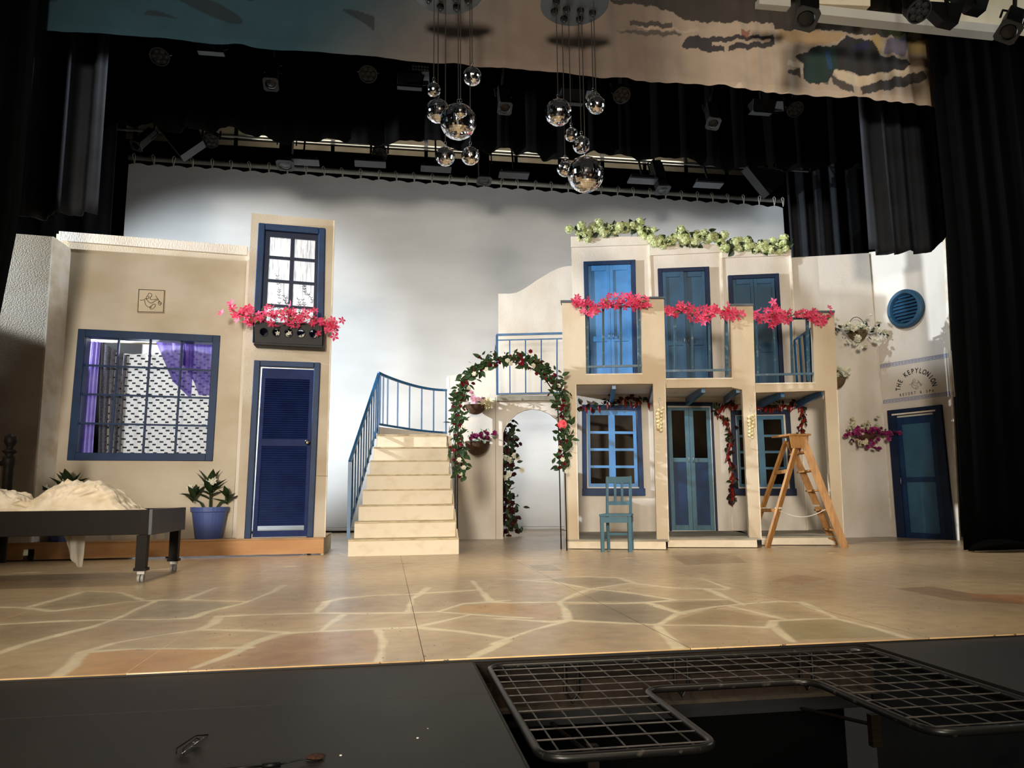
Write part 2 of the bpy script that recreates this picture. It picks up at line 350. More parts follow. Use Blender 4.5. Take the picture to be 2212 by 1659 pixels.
ST = [(A2(p), c) for p, c in [
 ([(360,460),(600,447),(1040,445),(900,520),(840,540),(270,560),(320,500)], 'c98f48'), ([(1280,380),(1640,362),(1640,500),(860,530),(1090,430)], 'a8805a'),
 ([(160,270),(370,197),(520,200),(620,236),(400,262)], '8d8060'), ([(1400,285),(1440,245),(1650,213),(1765,212),(1770,285)], '9c8268'),
 ([(1810,280),(1830,215),(2070,193),(2110,225),(1900,275)], 'a08468'), ([(2000,262),(2212,240),(2260,300),(1990,285)], 'c29250'),
 ([(560,310),(690,240),(1050,248),(830,305)], '948a70'), ([(0,340),(480,322),(100,425),(0,430)], '9a8464')]] + [(A3(p), c) for p, c in [
 ([(250,310),(600,308),(725,348),(640,392),(262,375)], '857458'), ([(225,296),(400,248),(690,290),(590,300)], '8a7a5c'), ([(1145,383),(1400,374),(1690,448),(1220,462)], '8b8055'),
 ([(0,305),(215,303),(250,372),(180,380),(0,368)], 'b78d54'), ([(680,390),(880,325),(1180,378),(1130,405)], 'a58a62'), ([(620,302),(940,292),(1000,310),(760,345)], '94805e'),
 ([(1000,310),(1160,298),(1380,365),(1200,372)], 'b09a74'), ([(1660,242),(1810,232),(2212,300),(2212,310),(1900,290)], '8c6a4c'), ([(1950,262),(2212,270),(2212,305),(1990,275)], 'b07850'),
 ([(160,200),(300,192),(460,197),(520,217),(350,240)], '94805e'), ([(1230,180),(1370,200),(1260,222),(1120,210)], 'a07c58'), ([(690,100),(960,90),(1020,130),(760,140)], '8e7450'),
 ([(80,140),(180,140),(230,165),(120,165)], '8c7c62'), ([(1400,90),(1600,84),(1580,100),(1440,105)], 'b08c64')]]
def floor_paint(X, Y):
    n = X.size; base = np.empty((n, 3))
    c0 = np.array(hexc('c6ac84')[:3]); c1 = np.array(hexc('a89070')[:3]); c2 = np.array(hexc('d2b88c')[:3])
    f1 = np.array([noise.noise(Vector((x*.7, y*.9, 1.3))) for x, y in zip(X[::1], Y[::1])]) if n < 40000 else None
    if f1 is None:
        k = 9; f1 = np.zeros(n); rs = np.random.RandomState(3)
        for i in range(k):
            a = rs.uniform(0, 2*PI); fr = rs.uniform(.6, 3.4); f1 += np.sin(X*fr*math.cos(a)+Y*fr*math.sin(a)+rs.uniform(0, 6))/k*1.4
    t = np.clip(.5+f1, 0, 1)[:, None]; base = c1*(1-t)+c0*t
    for poly, col in ST:
        P = np.array(poly); ins = np.zeros(n, bool); j = len(P)-1
        for i in range(len(P)):
            c = ((P[i, 1] > Y) != (P[j, 1] > Y)) & (X < (P[j, 0]-P[i, 0])*(Y-P[i, 1])/(P[j, 1]-P[i, 1]+1e-12)+P[i, 0]); ins ^= c; j = i
        base[ins] = base[ins]*.25+np.array(hexc(col)[:3])*.75
    dmin = np.full(n, 9.)
    for l in GR:
        for a, b in zip(l[:-1], l[1:]):
            ax, ay = a; dx, dy = b[0]-ax, b[1]-ay; q = dx*dx+dy*dy+1e-9
            t_ = np.clip(((X-ax)*dx+(Y-ay)*dy)/q, 0, 1); d = np.hypot(X-ax-t_*dx, Y-ay-t_*dy); dmin = np.minimum(dmin, d)
    wv = .016+.008*np.sin(X*7+Y*3)+.004*np.sin(X*23-Y*17)
    g = np.clip(1-(dmin-wv)/.016, 0, 1)**1.3
    g *= np.clip((8.0-Y)/2.5, .0, 1)
    halo = np.exp(-(dmin/.16)**2)*.16*np.clip((8.5-Y)/2.5, 0, 1)
    gc = np.array(hexc('ecdfbc')[:3]); base = base*(1-halo[:, None])+gc*halo[:, None]
    return base*(1-.85*g[:, None])+gc*(.85*g[:, None])
FLOORM = vmat('painted_flagstone_boards', .38, 9, .16, .35, .04, True)
deck = MB().box((-9, 3.5, -.3), (10, 18.2, -.006)); fd = deck.build('floor', BLK); struct(fd)
Y0 = 3.505
xs0 = [-8.37+1.22*i for i in range(0, 15)]
for i in range(14):
    for (ya, yb) in ((Y0, 8.38), (8.38, 13.26), (13.26, 18.1)):
        xa, xb = xs0[i]+.0015, xs0[i+1]-.0015
        dense = ya < 4 and xb > -4.2 and xa < 6.5
        xx = np.arange(xa, xb, .012) if dense else np.linspace(xa, xb, 9)
        xx = np.append(xx, xb) if dense else xx
        if dense: yy = np.concatenate([np.arange(ya, 5.2, .012), np.arange(5.2, 6.6, .022), np.arange(6.6, yb, .04), [yb-.002]])
        else: yy = np.linspace(ya+.002, yb-.002, 34)
        XX, YY = np.meshgrid(xx, yy); c = floor_paint(XX.ravel(), YY.ravel()); nx, ny = len(xx), len(yy)
        V = np.column_stack([XX.ravel()-xa, YY.ravel()-ya, np.zeros(nx*ny)])
        idx = np.arange(nx*ny).reshape(ny, nx)
        F = np.stack([idx[:-1, :-1], idx[:-1, 1:], idx[1:, 1:], idx[1:, :-1]], -1).reshape(-1, 4)
        me = bpy.data.meshes.new('floor_board'); ex = [(0, 0, -.007), (xb-xa, 0, -.007), (xb-xa, yb-ya-.004, -.007), (0, yb-ya-.004, -.007)]
        nv = nx*ny
        me.vertices.add(nv+4); me.vertices.foreach_set('co', np.vstack([V, ex]).ravel())
        sides = np.array([[nv, nv+1, nx-1, 0], [nv+1, nv+2, nv-1, nx-1]])
        FF = np.vstack([F, sides]); me.loops.add(FF.size); me.loops.foreach_set('vertex_index', FF.ravel())
        me.polygons.add(len(FF)); me.polygons.foreach_set('loop_start', np.arange(0, FF.size, 4)); me.update(calc_edges=True); me.validate()
        ca = me.color_attributes.new('paint', 'FLOAT_COLOR', 'POINT')
        cc = np.ones((nv+4, 4)); cc[:nv, :3] = c; cc[nv:, :3] = hexc('e8b878')[:3]; ca.data.foreach_set('color', cc.ravel())
        me.materials.append(FLOORM)
        o = bpy.data.objects.new('floor_board', me); COL.objects.link(o); o.parent = fd; o.location = Vector((xa, ya, 0))-fd.location
# black apron panels round the pit
PX0, PX1, PY0 = .38, 2.26, 3.46
ap = MB()
ap.box((-7, 2.93, -.10), (PX0-.003, 3.5, -.012)); oa = ap.build('trim_1', APRON); struct(oa)
struct(MB().box((-7, 1.2, -.10), (PX0-.003, 2.927, -.012)).build('trim_2', APRON))
struct(MB().box((PX1, 1.2, -.10), (9, 3.5, -.012)).build('trim_3', APRON))
struct(MB().box((PX0, PY0, -.10), (PX1, 3.5, -.016)).build('trim_4', DARKW))
struct(MB().box((PX0-.003, 2.0, -.10), (PX0+.004, PY0, -.010)).build('trim_5', BLK))

# ------------------------------------------------------------------ STRUCTURE: theatre shell
struct(MB().box((-9.2, 18.1, -.3), (10.2, 18.4, 8.95)).build('wall_back', BLK))
wb = MB().box((-9.2, 18.0, 8.95), (10.2, 18.4, 11)).build('wall_back_upper', CONC); struct(wb)
struct(MB().box((-9.3, -12, -.3), (-9.0, 18.4, 11)).build('wall_left', BLK))
struct(MB().box((10, -12, -.3), (10.3, 18.4, 11)).build('wall_right', BLK))
struct(MB().box((-9.3, 8, 10.6), (10.3, 18.4, 10.9)).build('ceiling', BLK))
cl = MB().prism([at(1975, -70, 7.75), at(2330, -70, 7.75), at(2330, 82, 7.75), at(1975, 34, 7.75)], (0, .1, 0)).build('wall_bulkhead', CONC); struct(cl)
struct(MB().prism([at(1765, -40, 7.75), at(1880, -34, 7.75), at(1880, 13, 7.75), at(1765, 8, 7.75)], (0, .1, 0)).build('wall_bulkhead_small', CONC))
struct(MB().box((-9, -12, -1.2), (10, 1.0, -1.0)).build('floor_house', SEATM))
struct(MB().box((-9, -12.4, -1.2), (10, -12, 6)).build('wall_house', BROWNW))
# pale catwalk girders seen in the gap under the borders
gt = thing('catwalk', 'row of pale steel catwalk girders high behind the black border', 'girder', (1.8, 16.8, 8.2))
for z, m_, d in ((8.62, BEAMM, .10), (8.93, BEAMM, .05), (8.4, BLK, .05)):
    MB().box((-7, 16.9, z), (9.9, 17.0, z+d)).build('girder', m_, gt)
for i in range(16): MB().box((-6.6+i*1.05, 16.86, 8.3), (-6.52+i*1.05, 16.9, 10.6)).build('post', BLK, gt)

# ------------------------------------------------------------------ CYCLORAMA
cy = thing('cyclorama', 'huge white cloth cyclorama stretched across the back of the stage', 'backdrop', (2, 16, 0))
PC = Plane((-5, 16.0), (9, 16.0))
tl = PC.p(278, 350); tr = PC.p(1691, 445); bl = PC.p(222, 1142); br = PC.p(1735, 1134)
rows = []
NX, NT = 280, 38
for j in range(30):
    v = j/29; r = []
    for i in range(NX+1):
        u = i/NX; p = (tl*(1-u)+tr*u)*(1-v)+(bl*(1-u)+br*u)*v
        sag = abs(math.sin(PI*u*NT))*.045*(1-v)**8 if True else 0
        p.y += .012*math.sin(u*40+v*2)*(1-v)+.01*noise.noise(p*.8); p.z -= (.05-sag)*(1 if j == 0 else max(0, 1-j/2)) if j < 2 else 0
        r.append(p)
    rows.append(r)
MB().grid(rows).build('cloth', CYC, cy, smooth=True, fix=False)
a = PC.p(278, 340, .06); b = PC.p(1691, 434, .06)
MB().cyl(a, b, .052, 14).build('batten', PIPE, cy, smooth=True)
MB().cyl(PC.p(262, 1146, .03), PC.p(1735, 1138, .03), .035, 8).build('hem_pipe', CYC, cy)
for i in range(NT+1):
    p = a.lerp(b, (i+.35)/NT if i < NT else .998)
    q = random.uniform(-.03, .03)
    tb = MB().tube([p+Vector((q, -.06, .07)), p+Vector((-.03+q, -.07, .03)), p+Vector((-.02, -.07, -.04)), p+Vector((0, -.05, -.16)), p+Vector((.012, -.06, -.1)), p+Vector((.03+q, -.075, .02)), p+Vector((q, -.06, .07))], .008, 5)
    tb.build('rope_tie', ROPE, cy, smooth=True)

# ------------------------------------------------------------------ LEFT BUILDING
YT, YW = 9.97, 10.2
PT = Plane((-5, YT), (5, YT)); PW_ = Plane((-5, YW), (5, YW)); PLF = Plane((-5, 10.0), (5, 10.0))
ZP = .215
pf = thing('set_platform', 'long low wheeled platform with tan front under the left house wall', 'platform', (-2.9, 10.2, 0))
MB().box((-5.4, 9.92, .02), (-4.18, 9.95, ZP-.02)).box((-4.05, 9.92, .02), (-.765, 9.95, ZP-.02)).box((-4.18, 9.92, .14), (-4.05, 9.95, ZP-.02)).build('fascia', ORANGE, pf)
MB().box((-5.4, 9.905, ZP-.02), (-.76, 11.2, ZP)).build('deck_board', mat('platform_deck', 'b08a60', .6, '96724a', 3), pf)
MB().box((-.80, 9.95, .0), (-.765, 11.2, ZP-.02)).build('side_board', CREAM, pf)
for x in (-4.115, -.95, -2.6):
    c_ = MB().cyl((x-.02, 10.02, .05), (x+.02, 10.02, .05), .05, 14).box((x-.035, 10.0, .06), (x+.035, 10.04, .16)); c_.build('castor', BLK, pf)

# far-left narrow flat with its return edge painted pale as if lit
f0 = thing('scenery_flat', 'tall narrow beige flat at far left turning a pale edge to the house wall', 'wall panel', (-4.6, 10.0, 0))
mb = MB(); qa = [(38, 505), (112, 511), (64, 1172), (-260, 1180), (-215, 490)]
pp = [PLF.p(x, y, .12) for x, y in qa]; mb.prism(pp, (0, .03, 0)).build('wall_panel', BEIGE, f0)
qt, qb = PLF.p(112, 511, .12), PLF.p(64, 1172, .12)
MB().hexa([qt, qt+Vector((.02, 0, 0)), qb+Vector((.02, 0, 0)), qb, qt+Vector((.09, .34, -.05)), qt+Vector((.11, .34, -.05)), qb+Vector((.11, .34, 0)), qb+Vector((.09, .34, 0))]).build('edge_strip', EDGE, f0)

# big house wall
f1 = thing('scenery_flat', 'wide beige house wall flat holding the large navy square window', 'wall panel', (-3.0, YW, ZP))
WIN = [(170.6, 711), (476.4, 725.7), (460, 996), (146, 994.3)]
OPN = [(184, 724), (464, 738), (449, 984), (162, 980)]
wall_with_holes(MB(), PW_, [(122, 505), (536, 548), (500, 1172), (74, 1182)], [OPN], 0, -.03).build('wall_panel', BEIGE, f1)
MB().prism([PW_.p(x, y, .05) for x, y in [(127, 499), (534.5, 531.5), (533, 551), (128, 519)]], (0, .05, 0)).build('cornice_board', PALE, f1)
MB().prism([PW_.p(x, y, .02) for x, y in [(534.5, 541), (543, 545), (527, 820), (510, 1166), (502, 1166), (521, 796)]], (0, .02, 0)).build('joint_strip', PALE, f1)
for px_ in (232, 330, 356):
    q = [PW_.p(px_, 1148, .004), PW_.p(px_+8, 1148, .004), PW_.p(px_+7, 1174, .004), PW_.p(px_-1, 1174, .004)]
    MB().prism(q, (0, .006, 0)).build('repair_strip', mat('grey_patch', 'a8a8a4', .7), f1)
Q = Quad(PW_, WIN)
wf = Q.frame(MB(), .052, .058, .03, 0).build('window_frame', NAVY, f1, bevel=.004)
Qo = Quad(PW_, OPN)
rv = MB(); t_ = .02
Qo.cell(rv, -t_*.2, t_*.5, 0, 1, 0, -.16); Qo.cell(rv, 1-t_*.5, 1+t_*.2, 0, 1, 0, -.16); Qo.cell(rv, 0, 1, -.005, .01, 0, -.16); Qo.cell(rv, 0, 1, .99, 1.005, 0, -.16)
rv.build('reveal', NAVY, wf)
Qi = Quad(PW_, [(188, 727), (460, 741), (446, 981), (168, 978)], -.05)
for i in (1, 2, 3):
    u = i/4; Qi.cell(MB(), u-.0075, u+.0075, 0, 1, .01, -.02).build('muntin', NAVY, wf)
    Qi.cell(MB(), 0, 1, u-.008, u+.008, .008, -.018).build('muntin', NAVY, wf)
# cloths hung inside the big window
def cloth(mb, Qd, u0, u1, v0, v1, n, amp=.02, k=6, nu=60, nv=24, top=None, left=None, bottom=None, seed=0):
    rows = []
    for j in range(nv+1):
        t = j/nv; r = []
        for i in range(nu+1):
            s_ = i/nu
            vt = v0+(top(s_) if top else 0); vb = v1+(bottom(s_) if bottom else 0)
            uu = u0+(left(t) if left else 0)*(1-s_)+(u1-u0)*s_
            r.append(Qd.pt(uu, vt+(vb-vt)*t, n+amp*math.sin(s_*k*2*PI+seed+.6*math.sin(t*4+seed))+amp*.4*noise.noise(Vector((s_*7, t*3, seed)))))
        rows.append(r)
    return mb.grid(rows)
def patternmat():
    M = mat('brick_weave_throw', 'e0ded8', .9, '8e8c8c', 60, (60, 1, 2), transl=.5, lo=.42, hi=.6)
    nt = M.node_tree; N = nt.nodes; L = nt.links
    g = N.new('ShaderNodeNewGeometry'); sx = N.new('ShaderNodeSeparateXYZ'); L.new(g.outputs['Position'], sx.inputs[0])
    cb = N.new('ShaderNodeCombineXYZ'); L.new(sx.outputs[0], cb.inputs[0]); L.new(sx.outputs[2], cb.inputs[1])
    bt = N.new('ShaderNodeTexBrick'); bt.inputs['Scale'].default_value = 1; bt.inputs['Brick Width'].default_value = .15; bt.inputs['Row Height'].default_value = .036; bt.offset = .36; bt.offset_frequency = 1
    bt.inputs['Mortar Size'].default_value = .0; bt.inputs['Color1'].default_value = (1, 1, 1, 1); bt.inputs['Color2'].default_value = (1, 1, 1, 1)
    mx = N.new('ShaderNodeMix'); mx.data_type = 'RGBA'
    # dark dashes: staggered cells
    def mth(op, a, b=None):
        n = N.new('ShaderNodeMath'); n.operation = op
        for i, x in enumerate((a, b)):
            if x is None: continue
            if isinstance(x, (int, float)): n.inputs[i].default_value = x
            else: L.new(x, n.inputs[i])
        return n.outputs[0]
    row = mth('FLOOR', mth('DIVIDE', sx.outputs[2], .036)); fx = mth('FRACT', mth('ADD', mth('DIVIDE', sx.outputs[0], .135), mth('MULTIPLY', row, .37)))
    fz = mth('FRACT', mth('DIVIDE', sx.outputs[2], .036))
    k = mth('MULTIPLY', mth('LESS_THAN', fx, .34), mth('GREATER_THAN', fz, .42))
    mx.inputs[7].default_value = hexc('22222c'); L.new(k, mx.inputs[0])
    b = N['Principled BSDF']; src = b.inputs['Base Color'].links[0].from_socket
    L.new(src, mx.inputs[6]); L.new(mx.outputs[2], b.inputs['Base Color']); L.new(mx.outputs[2], N['Translucent BSDF'].inputs[0])
    return M
THROW = patternmat()
o = cloth(MB(), Qi, .16, .99, .03, 1.04, -.22, .012, 9, 120, 30, top=lambda s: .05+.03*math.sin(s*6+.5)+.08*math.exp(-((s-.12)/.08)**2)*0).build('patterned_throw', THROW, smooth=True, fix=False)
tag(o, 'black and white dash-patterned throw hung inside the large square window', 'curtain')
o = cloth(MB(), Qi, .07, .30, .02, 1.04, -.20, .03, 5, 50, 26, top=lambda s: .12*s, left=lambda t: .04*t).build('grey_lace_drape', mat('dark_grey_lace', '50505e', .9, '8a8a94', 50, (8, 1, 2), transl=.2, lo=.5, hi=.62, alpha=.93), smooth=True, fix=False)
# shape it: a narrow gathered fall left of the throw
tag(o, 'gathered dark grey lace drape left of the patterned throw in the large window', 'curtain')
o = cloth(MB(), Qi, -.02, .075, .02, 1.04, -.16, .02, 3, 24, 20, bottom=lambda s: 0).build('lilac_drape', LILAC, smooth=True, fix=False)
tag(o, 'narrow lilac drape down the left side of the large square window', 'curtain')
o = cloth(MB(), Qi, .74, 1.0, -.02, .46, -.17, .03, 4, 40, 24, bottom=lambda s: .0 if s > .55 else -.45*(.55-s)**.8, seed=2).build('purple_scarf', PURP, smooth=True, fix=False)
tag(o, 'sheer purple scarf swagged in the top right of the large square window', 'curtain')
o = cloth(MB(), Qi, .50, .82, -.02, .34, -.185, .015, 3, 30, 20, top=lambda s: 0, bottom=lambda s: .16*s, left=lambda t: .16*t, seed=5).build('purple_veil', PURP, smooth=True, fix=False)
tag(o, 'thin purple veil slanting over the throw beside the swagged scarf', 'curtain')
cr = MB().cyl(Qi.pt(-.03, .0, -.26), Qi.pt(1.02, -.005, -.26), .018, 8).build('curtain_pole', EDGE, smooth=True)
tag(cr, 'cream pole across the top inside the large square window', 'curtain rod')
bk = MB().box((-3.95, 11.4, .0), (-3.45, 11.45, 2.9)).build('masking_board', BLK); tag(bk, 'black masking board seen through the left edge of the large square window', 'board')

# emblem tile
def bird(mb, f, r):                                # the single-line bird with an olive sprig; f maps logo units to the wall
    strokes = [[(20,108),(36,106),(55,103),(66,94),(78,92),(88,103),(100,118),(115,127),(132,128),(150,118),(168,104),(195,96)],
     [(80,98),(78,82),(84,68),(92,58),(97,44),(106,38),(122,43),(129,54),(126,66),(116,78),(115,88),(122,95),(140,96),(165,92),(190,85)],
     [(82,92),(92,90),(101,84),(103,72),(97,64)],
     [(66,104),(67,125),(75,145),(90,160),(105,168),(125,160),(140,145),(155,138),(166,144),(164,160),(152,175),(138,184),(125,184),(118,176),(124,168),(132,170)],
     [(166,58),(176,76),(188,92),(200,108),(210,118)], [(200,108),(194,124),(196,138),(206,148)], [(210,118),(222,122),(226,132),(218,134)], [(204,134),(212,128),(216,140),(208,150)], [(214,118),(204,112),(198,120)]]
    for s_ in strokes:
        P = []
        for i in range(len(s_)-1):
            p0 = s_[max(i-1, 0)]; p1 = s_[i]; p2 = s_[i+1]; p3 = s_[min(i+2, len(s_)-1)]
            for k in range(4):
                t = k/4
                P.append(tuple(.5*(2*p1[c]+(p2[c]-p0[c])*t+(2*p0[c]-5*p1[c]+4*p2[c]-p3[c])*t*t+(-p0[c]+3*p1[c]-3*p2[c]+p3[c])*t**3) for c in (0, 1)))
        P.append(s_[-1]); mb.tube([f(x, y) for x, y in P], r, 4)
    return mb
em = thing('emblem_tile', 'small cream square tile with a line-drawn bird above the large window', 'sign', PW_.p(327, 676))
Qe = Quad(PW_, [(300.6, 624.8), (358, 627.4), (355.5, 677.6), (298, 676.2)], .0)
Qe.cell(MB(), 0, 1, 0, 1, .03, 0).build('tile', CREAM, em)
mb = MB()
for (u0, u1, v0, v1) in ((.01, .035, .02, .98), (.965, .99, .02, .98), (.01, .99, .02, .045), (.01, .99, .955, .98)): Qe.cell(mb, u0, u1, v0, v1, .032, .03)
mb.build('border_line', INK, em)
bird(MB(), lambda x, y: Qe.pt(x/250, y/220, .031), .004).build('bird_drawing', INK, em)

# tower with door and window
f2 = thing('scenery_flat', 'tall narrow beige tower flat with louvred door below and latticed window above', 'wall panel', (-1.25, YT, ZP))
TW = [(559.6, 483.5), (703.4, 495), (699, 751), (546, 741)]
TWO = [(573, 497), (692, 507), (686, 742), (561, 733)]
DR = [(549.5, 779), (692.9, 784.3), (676.5, 1160.7), (528.2, 1163.5)]
DO = [(563, 792), (681, 797), (667, 1160.5), (542, 1163)]
wall_with_holes(MB(), PT, [(543.5, 460), (722.5, 476), (702, 1161), (509, 1164.5)], [TWO, DO], 0, -.03).build('wall_panel', BEIGE, f2)
MB().prism([PT.p(x, y, .003) for x, y in [(720.5, 476), (723.3, 476), (703, 1161), (700.5, 1161)]], (0, .035, 0)).build('edge_strip', EDGE, f2)
MB().prism([PT.p(x, y, .003) for x, y in [(678, 1027), (708, 1028), (708, 1029), (678, 1028)]], (0, .003, 0)).build('panel_joint', mat('joint_brown', '8c7654', .9), f2)  # thin darker brown line along the panel joint
Q = Quad(PT, TW); wf = Q.frame(MB(), .10, .055, .05, 0).build('window_frame', NAVY, f2, bevel=.01)
Qs = Quad(PT, TWO, -.01); QsO = Qs
sash = MB(); Qs.cell(sash, 0, .09, 0, 1, 0, -.03); Qs.cell(sash, .91, 1, 0, 1, 0, -.03); Qs.cell(sash, .09, .91, 0, .055, 0, -.03); Qs.cell(sash, .09, .91, .90, 1, 0, -.03); sash.build('sash', NAVYD, wf)
Qs.cell(MB(), .465, .535, .055, .9, 0, -.03).build('muntin', NAVYD, wf)
for v in (.245, .46, .685): Qs.cell(MB(), .09, .91, v-.012, v+.012, .002, -.028).build('muntin', NAVYD, wf)
lc = thing('lace_curtain', 'white lace curtain with grey twig print behind the tower window', 'curtain', Qs.pt(.5, .9, -.05))
cloth(MB(), Qs, .02, .98, .01, .97, -.05, .006, 9, 90, 10).build('lace', mat('white_lace', 'f2f2f2', .9, 'c4c4c8', 16, (5, 1, .25), transl=.35, lo=.55, hi=.6), lc, smooth=True, fix=False)
tw = MB(); rr = random.Random(5)
for k in range(16):
    u = rr.choice([.17, .24, .38, .62, .72, .85])+rr.uniform(-.03, .03); v = rr.uniform(.27, .8); P = []
    for i in range(5): P.append(Qs.pt(u+rr.uniform(-.03, .03)+.01*i, v+.025*i, -.043))
    tw.tube(P, .0022, 3)
    for i in range(1, 5):
        for q in (-1, 1):
            a_ = P[i]; tw.tube([a_, a_+Vector((.02*q, -.001, .014+rr.uniform(-.01, .01)))], [.002, .006], 3)
tw.build('twig_print', mat('grey_print', '5a5a5e', .9), lc, kind='stuff')
# louvred door
Q = Quad(PT, DR); df = Q.frame(MB(), .095, .033, .04, 0, bot=False).build('door_frame', NAVY, f2, bevel=.008)
Qd = Quad(PT, [(566.5, 795), (678.5, 799), (664.6, 1158), (545, 1160.5)], -.01)
dr = MB(); Qd.cell(dr, 0, .075, 0, 1, 0, -.035); Qd.cell(dr, .925, 1, 0, 1, 0, -.035)
for a_, b_ in ((0, .062), (.424, .468), (.965, 1.0)): Qd.cell(dr, .075, .925, a_, b_, 0, -.035)
door = dr.build('door', mat('indigo_door_paint', '223264', .55, '1c2a56', 6, spec=.12), f2)
DM = MATS['indigo_door_paint']
def slats(Qx, u0, u1, v0, v1, n, parent, m_, name='louvre_slat'):
    for i in range(n):
        a_ = v0+(v1-v0)*i/n; b_ = v0+(v1-v0)*(i+1.13)/n
        p = [Qx.pt(u0, a_, -.036), Qx.pt(u1, a_, -.036), Qx.pt(u1, b_, .006), Qx.pt(u0, b_, .006)]
        MB().prism(p, Vector((0, .006, .004))).build(name, m_, parent)
slats(Qd, .07, .93, .062, .424, 27, door, DM); slats(Qd, .07, .93, .468, .935, 34, door, DM)
kb = MB().lathe(Qd.pt(.93, .445, 0), [(.03, 0), (.03, .008), (.012, .012), (.012, .04), (.028, .05), (.03, .062), (.018, .075)], 14, -Vector((0, 1, 0))).build('door_knob', mat('nickel_knob', 'c8c0a8', .2, metal=1.), door, smooth=True)

# flower box
fb = thing('window_box', 'black fretwork flower box under the tower window', 'planter', PT.p(622, 750, .1))
Qb = Quad(PT, [(546.5, 695), (699, 699), (698.4, 746), (547.6, 739)], .22)
mbx = MB(); hc = []
# front panel with round cutouts: built cell by cell round each hole
n5 = 5
for i in range(n5):
    u0 = .06+i*.176; u1 = u0+.176; K = 20; cu, cv = (u0+u1)/2, .5; ru = .058; rv_ = .20
    inner = []; outer = []
    for k in range(K):
        a_ = 2*PI*(k+.5)/K; ca, sa = math.cos(a_), math.sin(a_); mxx = max(abs(ca), abs(sa))
        inner.append((cu+ru*ca, cv+rv_*sa)); outer.append((cu+.088*ca/mxx, cv+.32*sa/mxx))
    for k in range(K):
        k2 = (k+1) % K; q = [inner[k], inner[k2], outer[k2], outer[k]]
        mbx.hexa([Qb.pt(u, v, 0) for u, v in q]+[Qb.pt(u, v, -.015) for u, v in q])
Qb.cell(mbx, 0, .06, 0, 1, 0, -.015); Qb.cell(mbx, .94, 1, 0, 1, 0, -.015); Qb.cell(mbx, .06, .94, 0, .18, 0, -.015); Qb.cell(mbx, .06, .94, .82, 1, 0, -.015)
mbx.build('front_panel', BLK, fb)
MB().prism([Qb.pt(0, 0, 0), Qb.pt(0, 1.12, 0), Qb.pt(0, 1.12, -.2), Qb.pt(0, 0, -.2)], (.012, 0, 0)).prism([Qb.pt(1, 0, 0), Qb.pt(1, 1.12, 0), Qb.pt(1, 1.12, -.2), Qb.pt(1, 0, -.2)], (-.012, 0, 0)).build('side_panel', BLK, fb)
s_ = MB(); Qb.cell(s_, .0, 1.0, 1.0, 1.14, .012, -.2); s_.build('base', BLK, fb, bevel=.01)
for i in range(n5): MB().tube([Qb.pt(.06+(i+.5)*.176+.058*math.cos(k*PI/8), .5+.2*math.sin(k*PI/8), .004) for k in range(16)], .006, 5, closed=True).build('ring', BLKM, fb)

# ------------------------------------------------------------------ foliage tools
def leaf_mb(w=.5, fold=.15, n=4):
    mb = MB(); L_ = [(0, 0)]+[(i/n, w/2*math.sin(PI*(i/n)**.8)) for i in range(1, n)]+[(1, 0)]
    mid = [Vector((x, 0, -.12*x*x)) for x, _ in L_]
    a = [Vector((x, y, fold*y*2-.12*x*x)) for x, y in L_]; b = [Vector((x, -y, fold*y*2-.12*x*x)) for x, y in L_]
    mb.v = mid+a+b; k = len(L_)
    for i in range(k-1):
        mb.f.append([i, i+1, k+i+1, k+i]); mb.f.append([i, 2*k+i, 2*k+i+1, i+1])
    return mb
def star_mb(k=5, w=.55, cup=.35, r2=.0):           # blossom of k pointed petals, radius 1
    mb = MB()
    for i in range(k):
        a = 2*PI*i/k; u = Vector((math.cos(a), math.sin(a), 0)); v = Vector((-u.y, u.x, 0)); z = Vector((0, 0, 1))
        mb.add([Vector((0, 0, 0)), u*.5+v*w*.5+z*cup*.6, u*1.0+z*cup, u*.5-v*w*.5+z*cup*.6], [(0, 1, 2, 3)])
    if r2: mb.sph((0, 0, .15), r2, 6)
    return mb
def ruffle_mb(layers=3, k=6):
    mb = MB()
    for l in range(layers):
        s = 1-l*.27
        for i in range(k):
            a = 2*PI*(i+l*.5)/k; u = Vector((math.cos(a), math.sin(a), 0)); v = Vector((-u.y, u.x, 0)); z = Vector((0, 0, 1))
            mb.add([z*.1*l, (u*.55+v*.42)*s+z*(.15+.2*l), u*s+z*(.2+.25*l), (u*.55-v*.42)*s+z*(.15+.2*l)], [(0, 1, 2, 3)])
    return mb
def head_mb(n=26, seed=1):                          # hydrangea head
    mb = MB(); rr = random.Random(seed)
    for i in range(n):
        z = 1-2*(i+.5)/n; ph = i*2.399963; s = math.sqrt(1-z*z); d = Vector((s*math.cos(ph), s*math.sin(ph), z))
        x = d.orthogonal().normalized(); y = d.cross(x); c = d*rr.uniform(.75, .95)
        for k in range(4):
            a = PI/2*k+rr.uniform(0, 1); e = x*math.cos(a)+y*math.sin(a); g = d.cross(e)
            mb.add([c, c+e*.22+g*.16+d*.05, c+e*.36+d*.02, c+e*.22-g*.16+d*.05], [(0, 1, 2, 3)])
    mb.sph((0, 0, 0), .7, 8)
    return mb
RND = random.Random(11)
def rmat(loc, s, d=None, jit=1.0, rr=RND):
    d = Vector(d) if d is not None else Vector((0, -1, .2))
    d = (d+Vector((rr.uniform(-1, 1), rr.uniform(-1, 1), rr.uniform(-1, 1)))*jit).normalized()
    return Matrix.Translation(loc) @ d.to_track_quat('Z', 'Y').to_matrix().to_4x4() @ Matrix.Rotation(rr.uniform(0, 6.28), 4, 'Z') @ Matrix.Scale(s, 4)
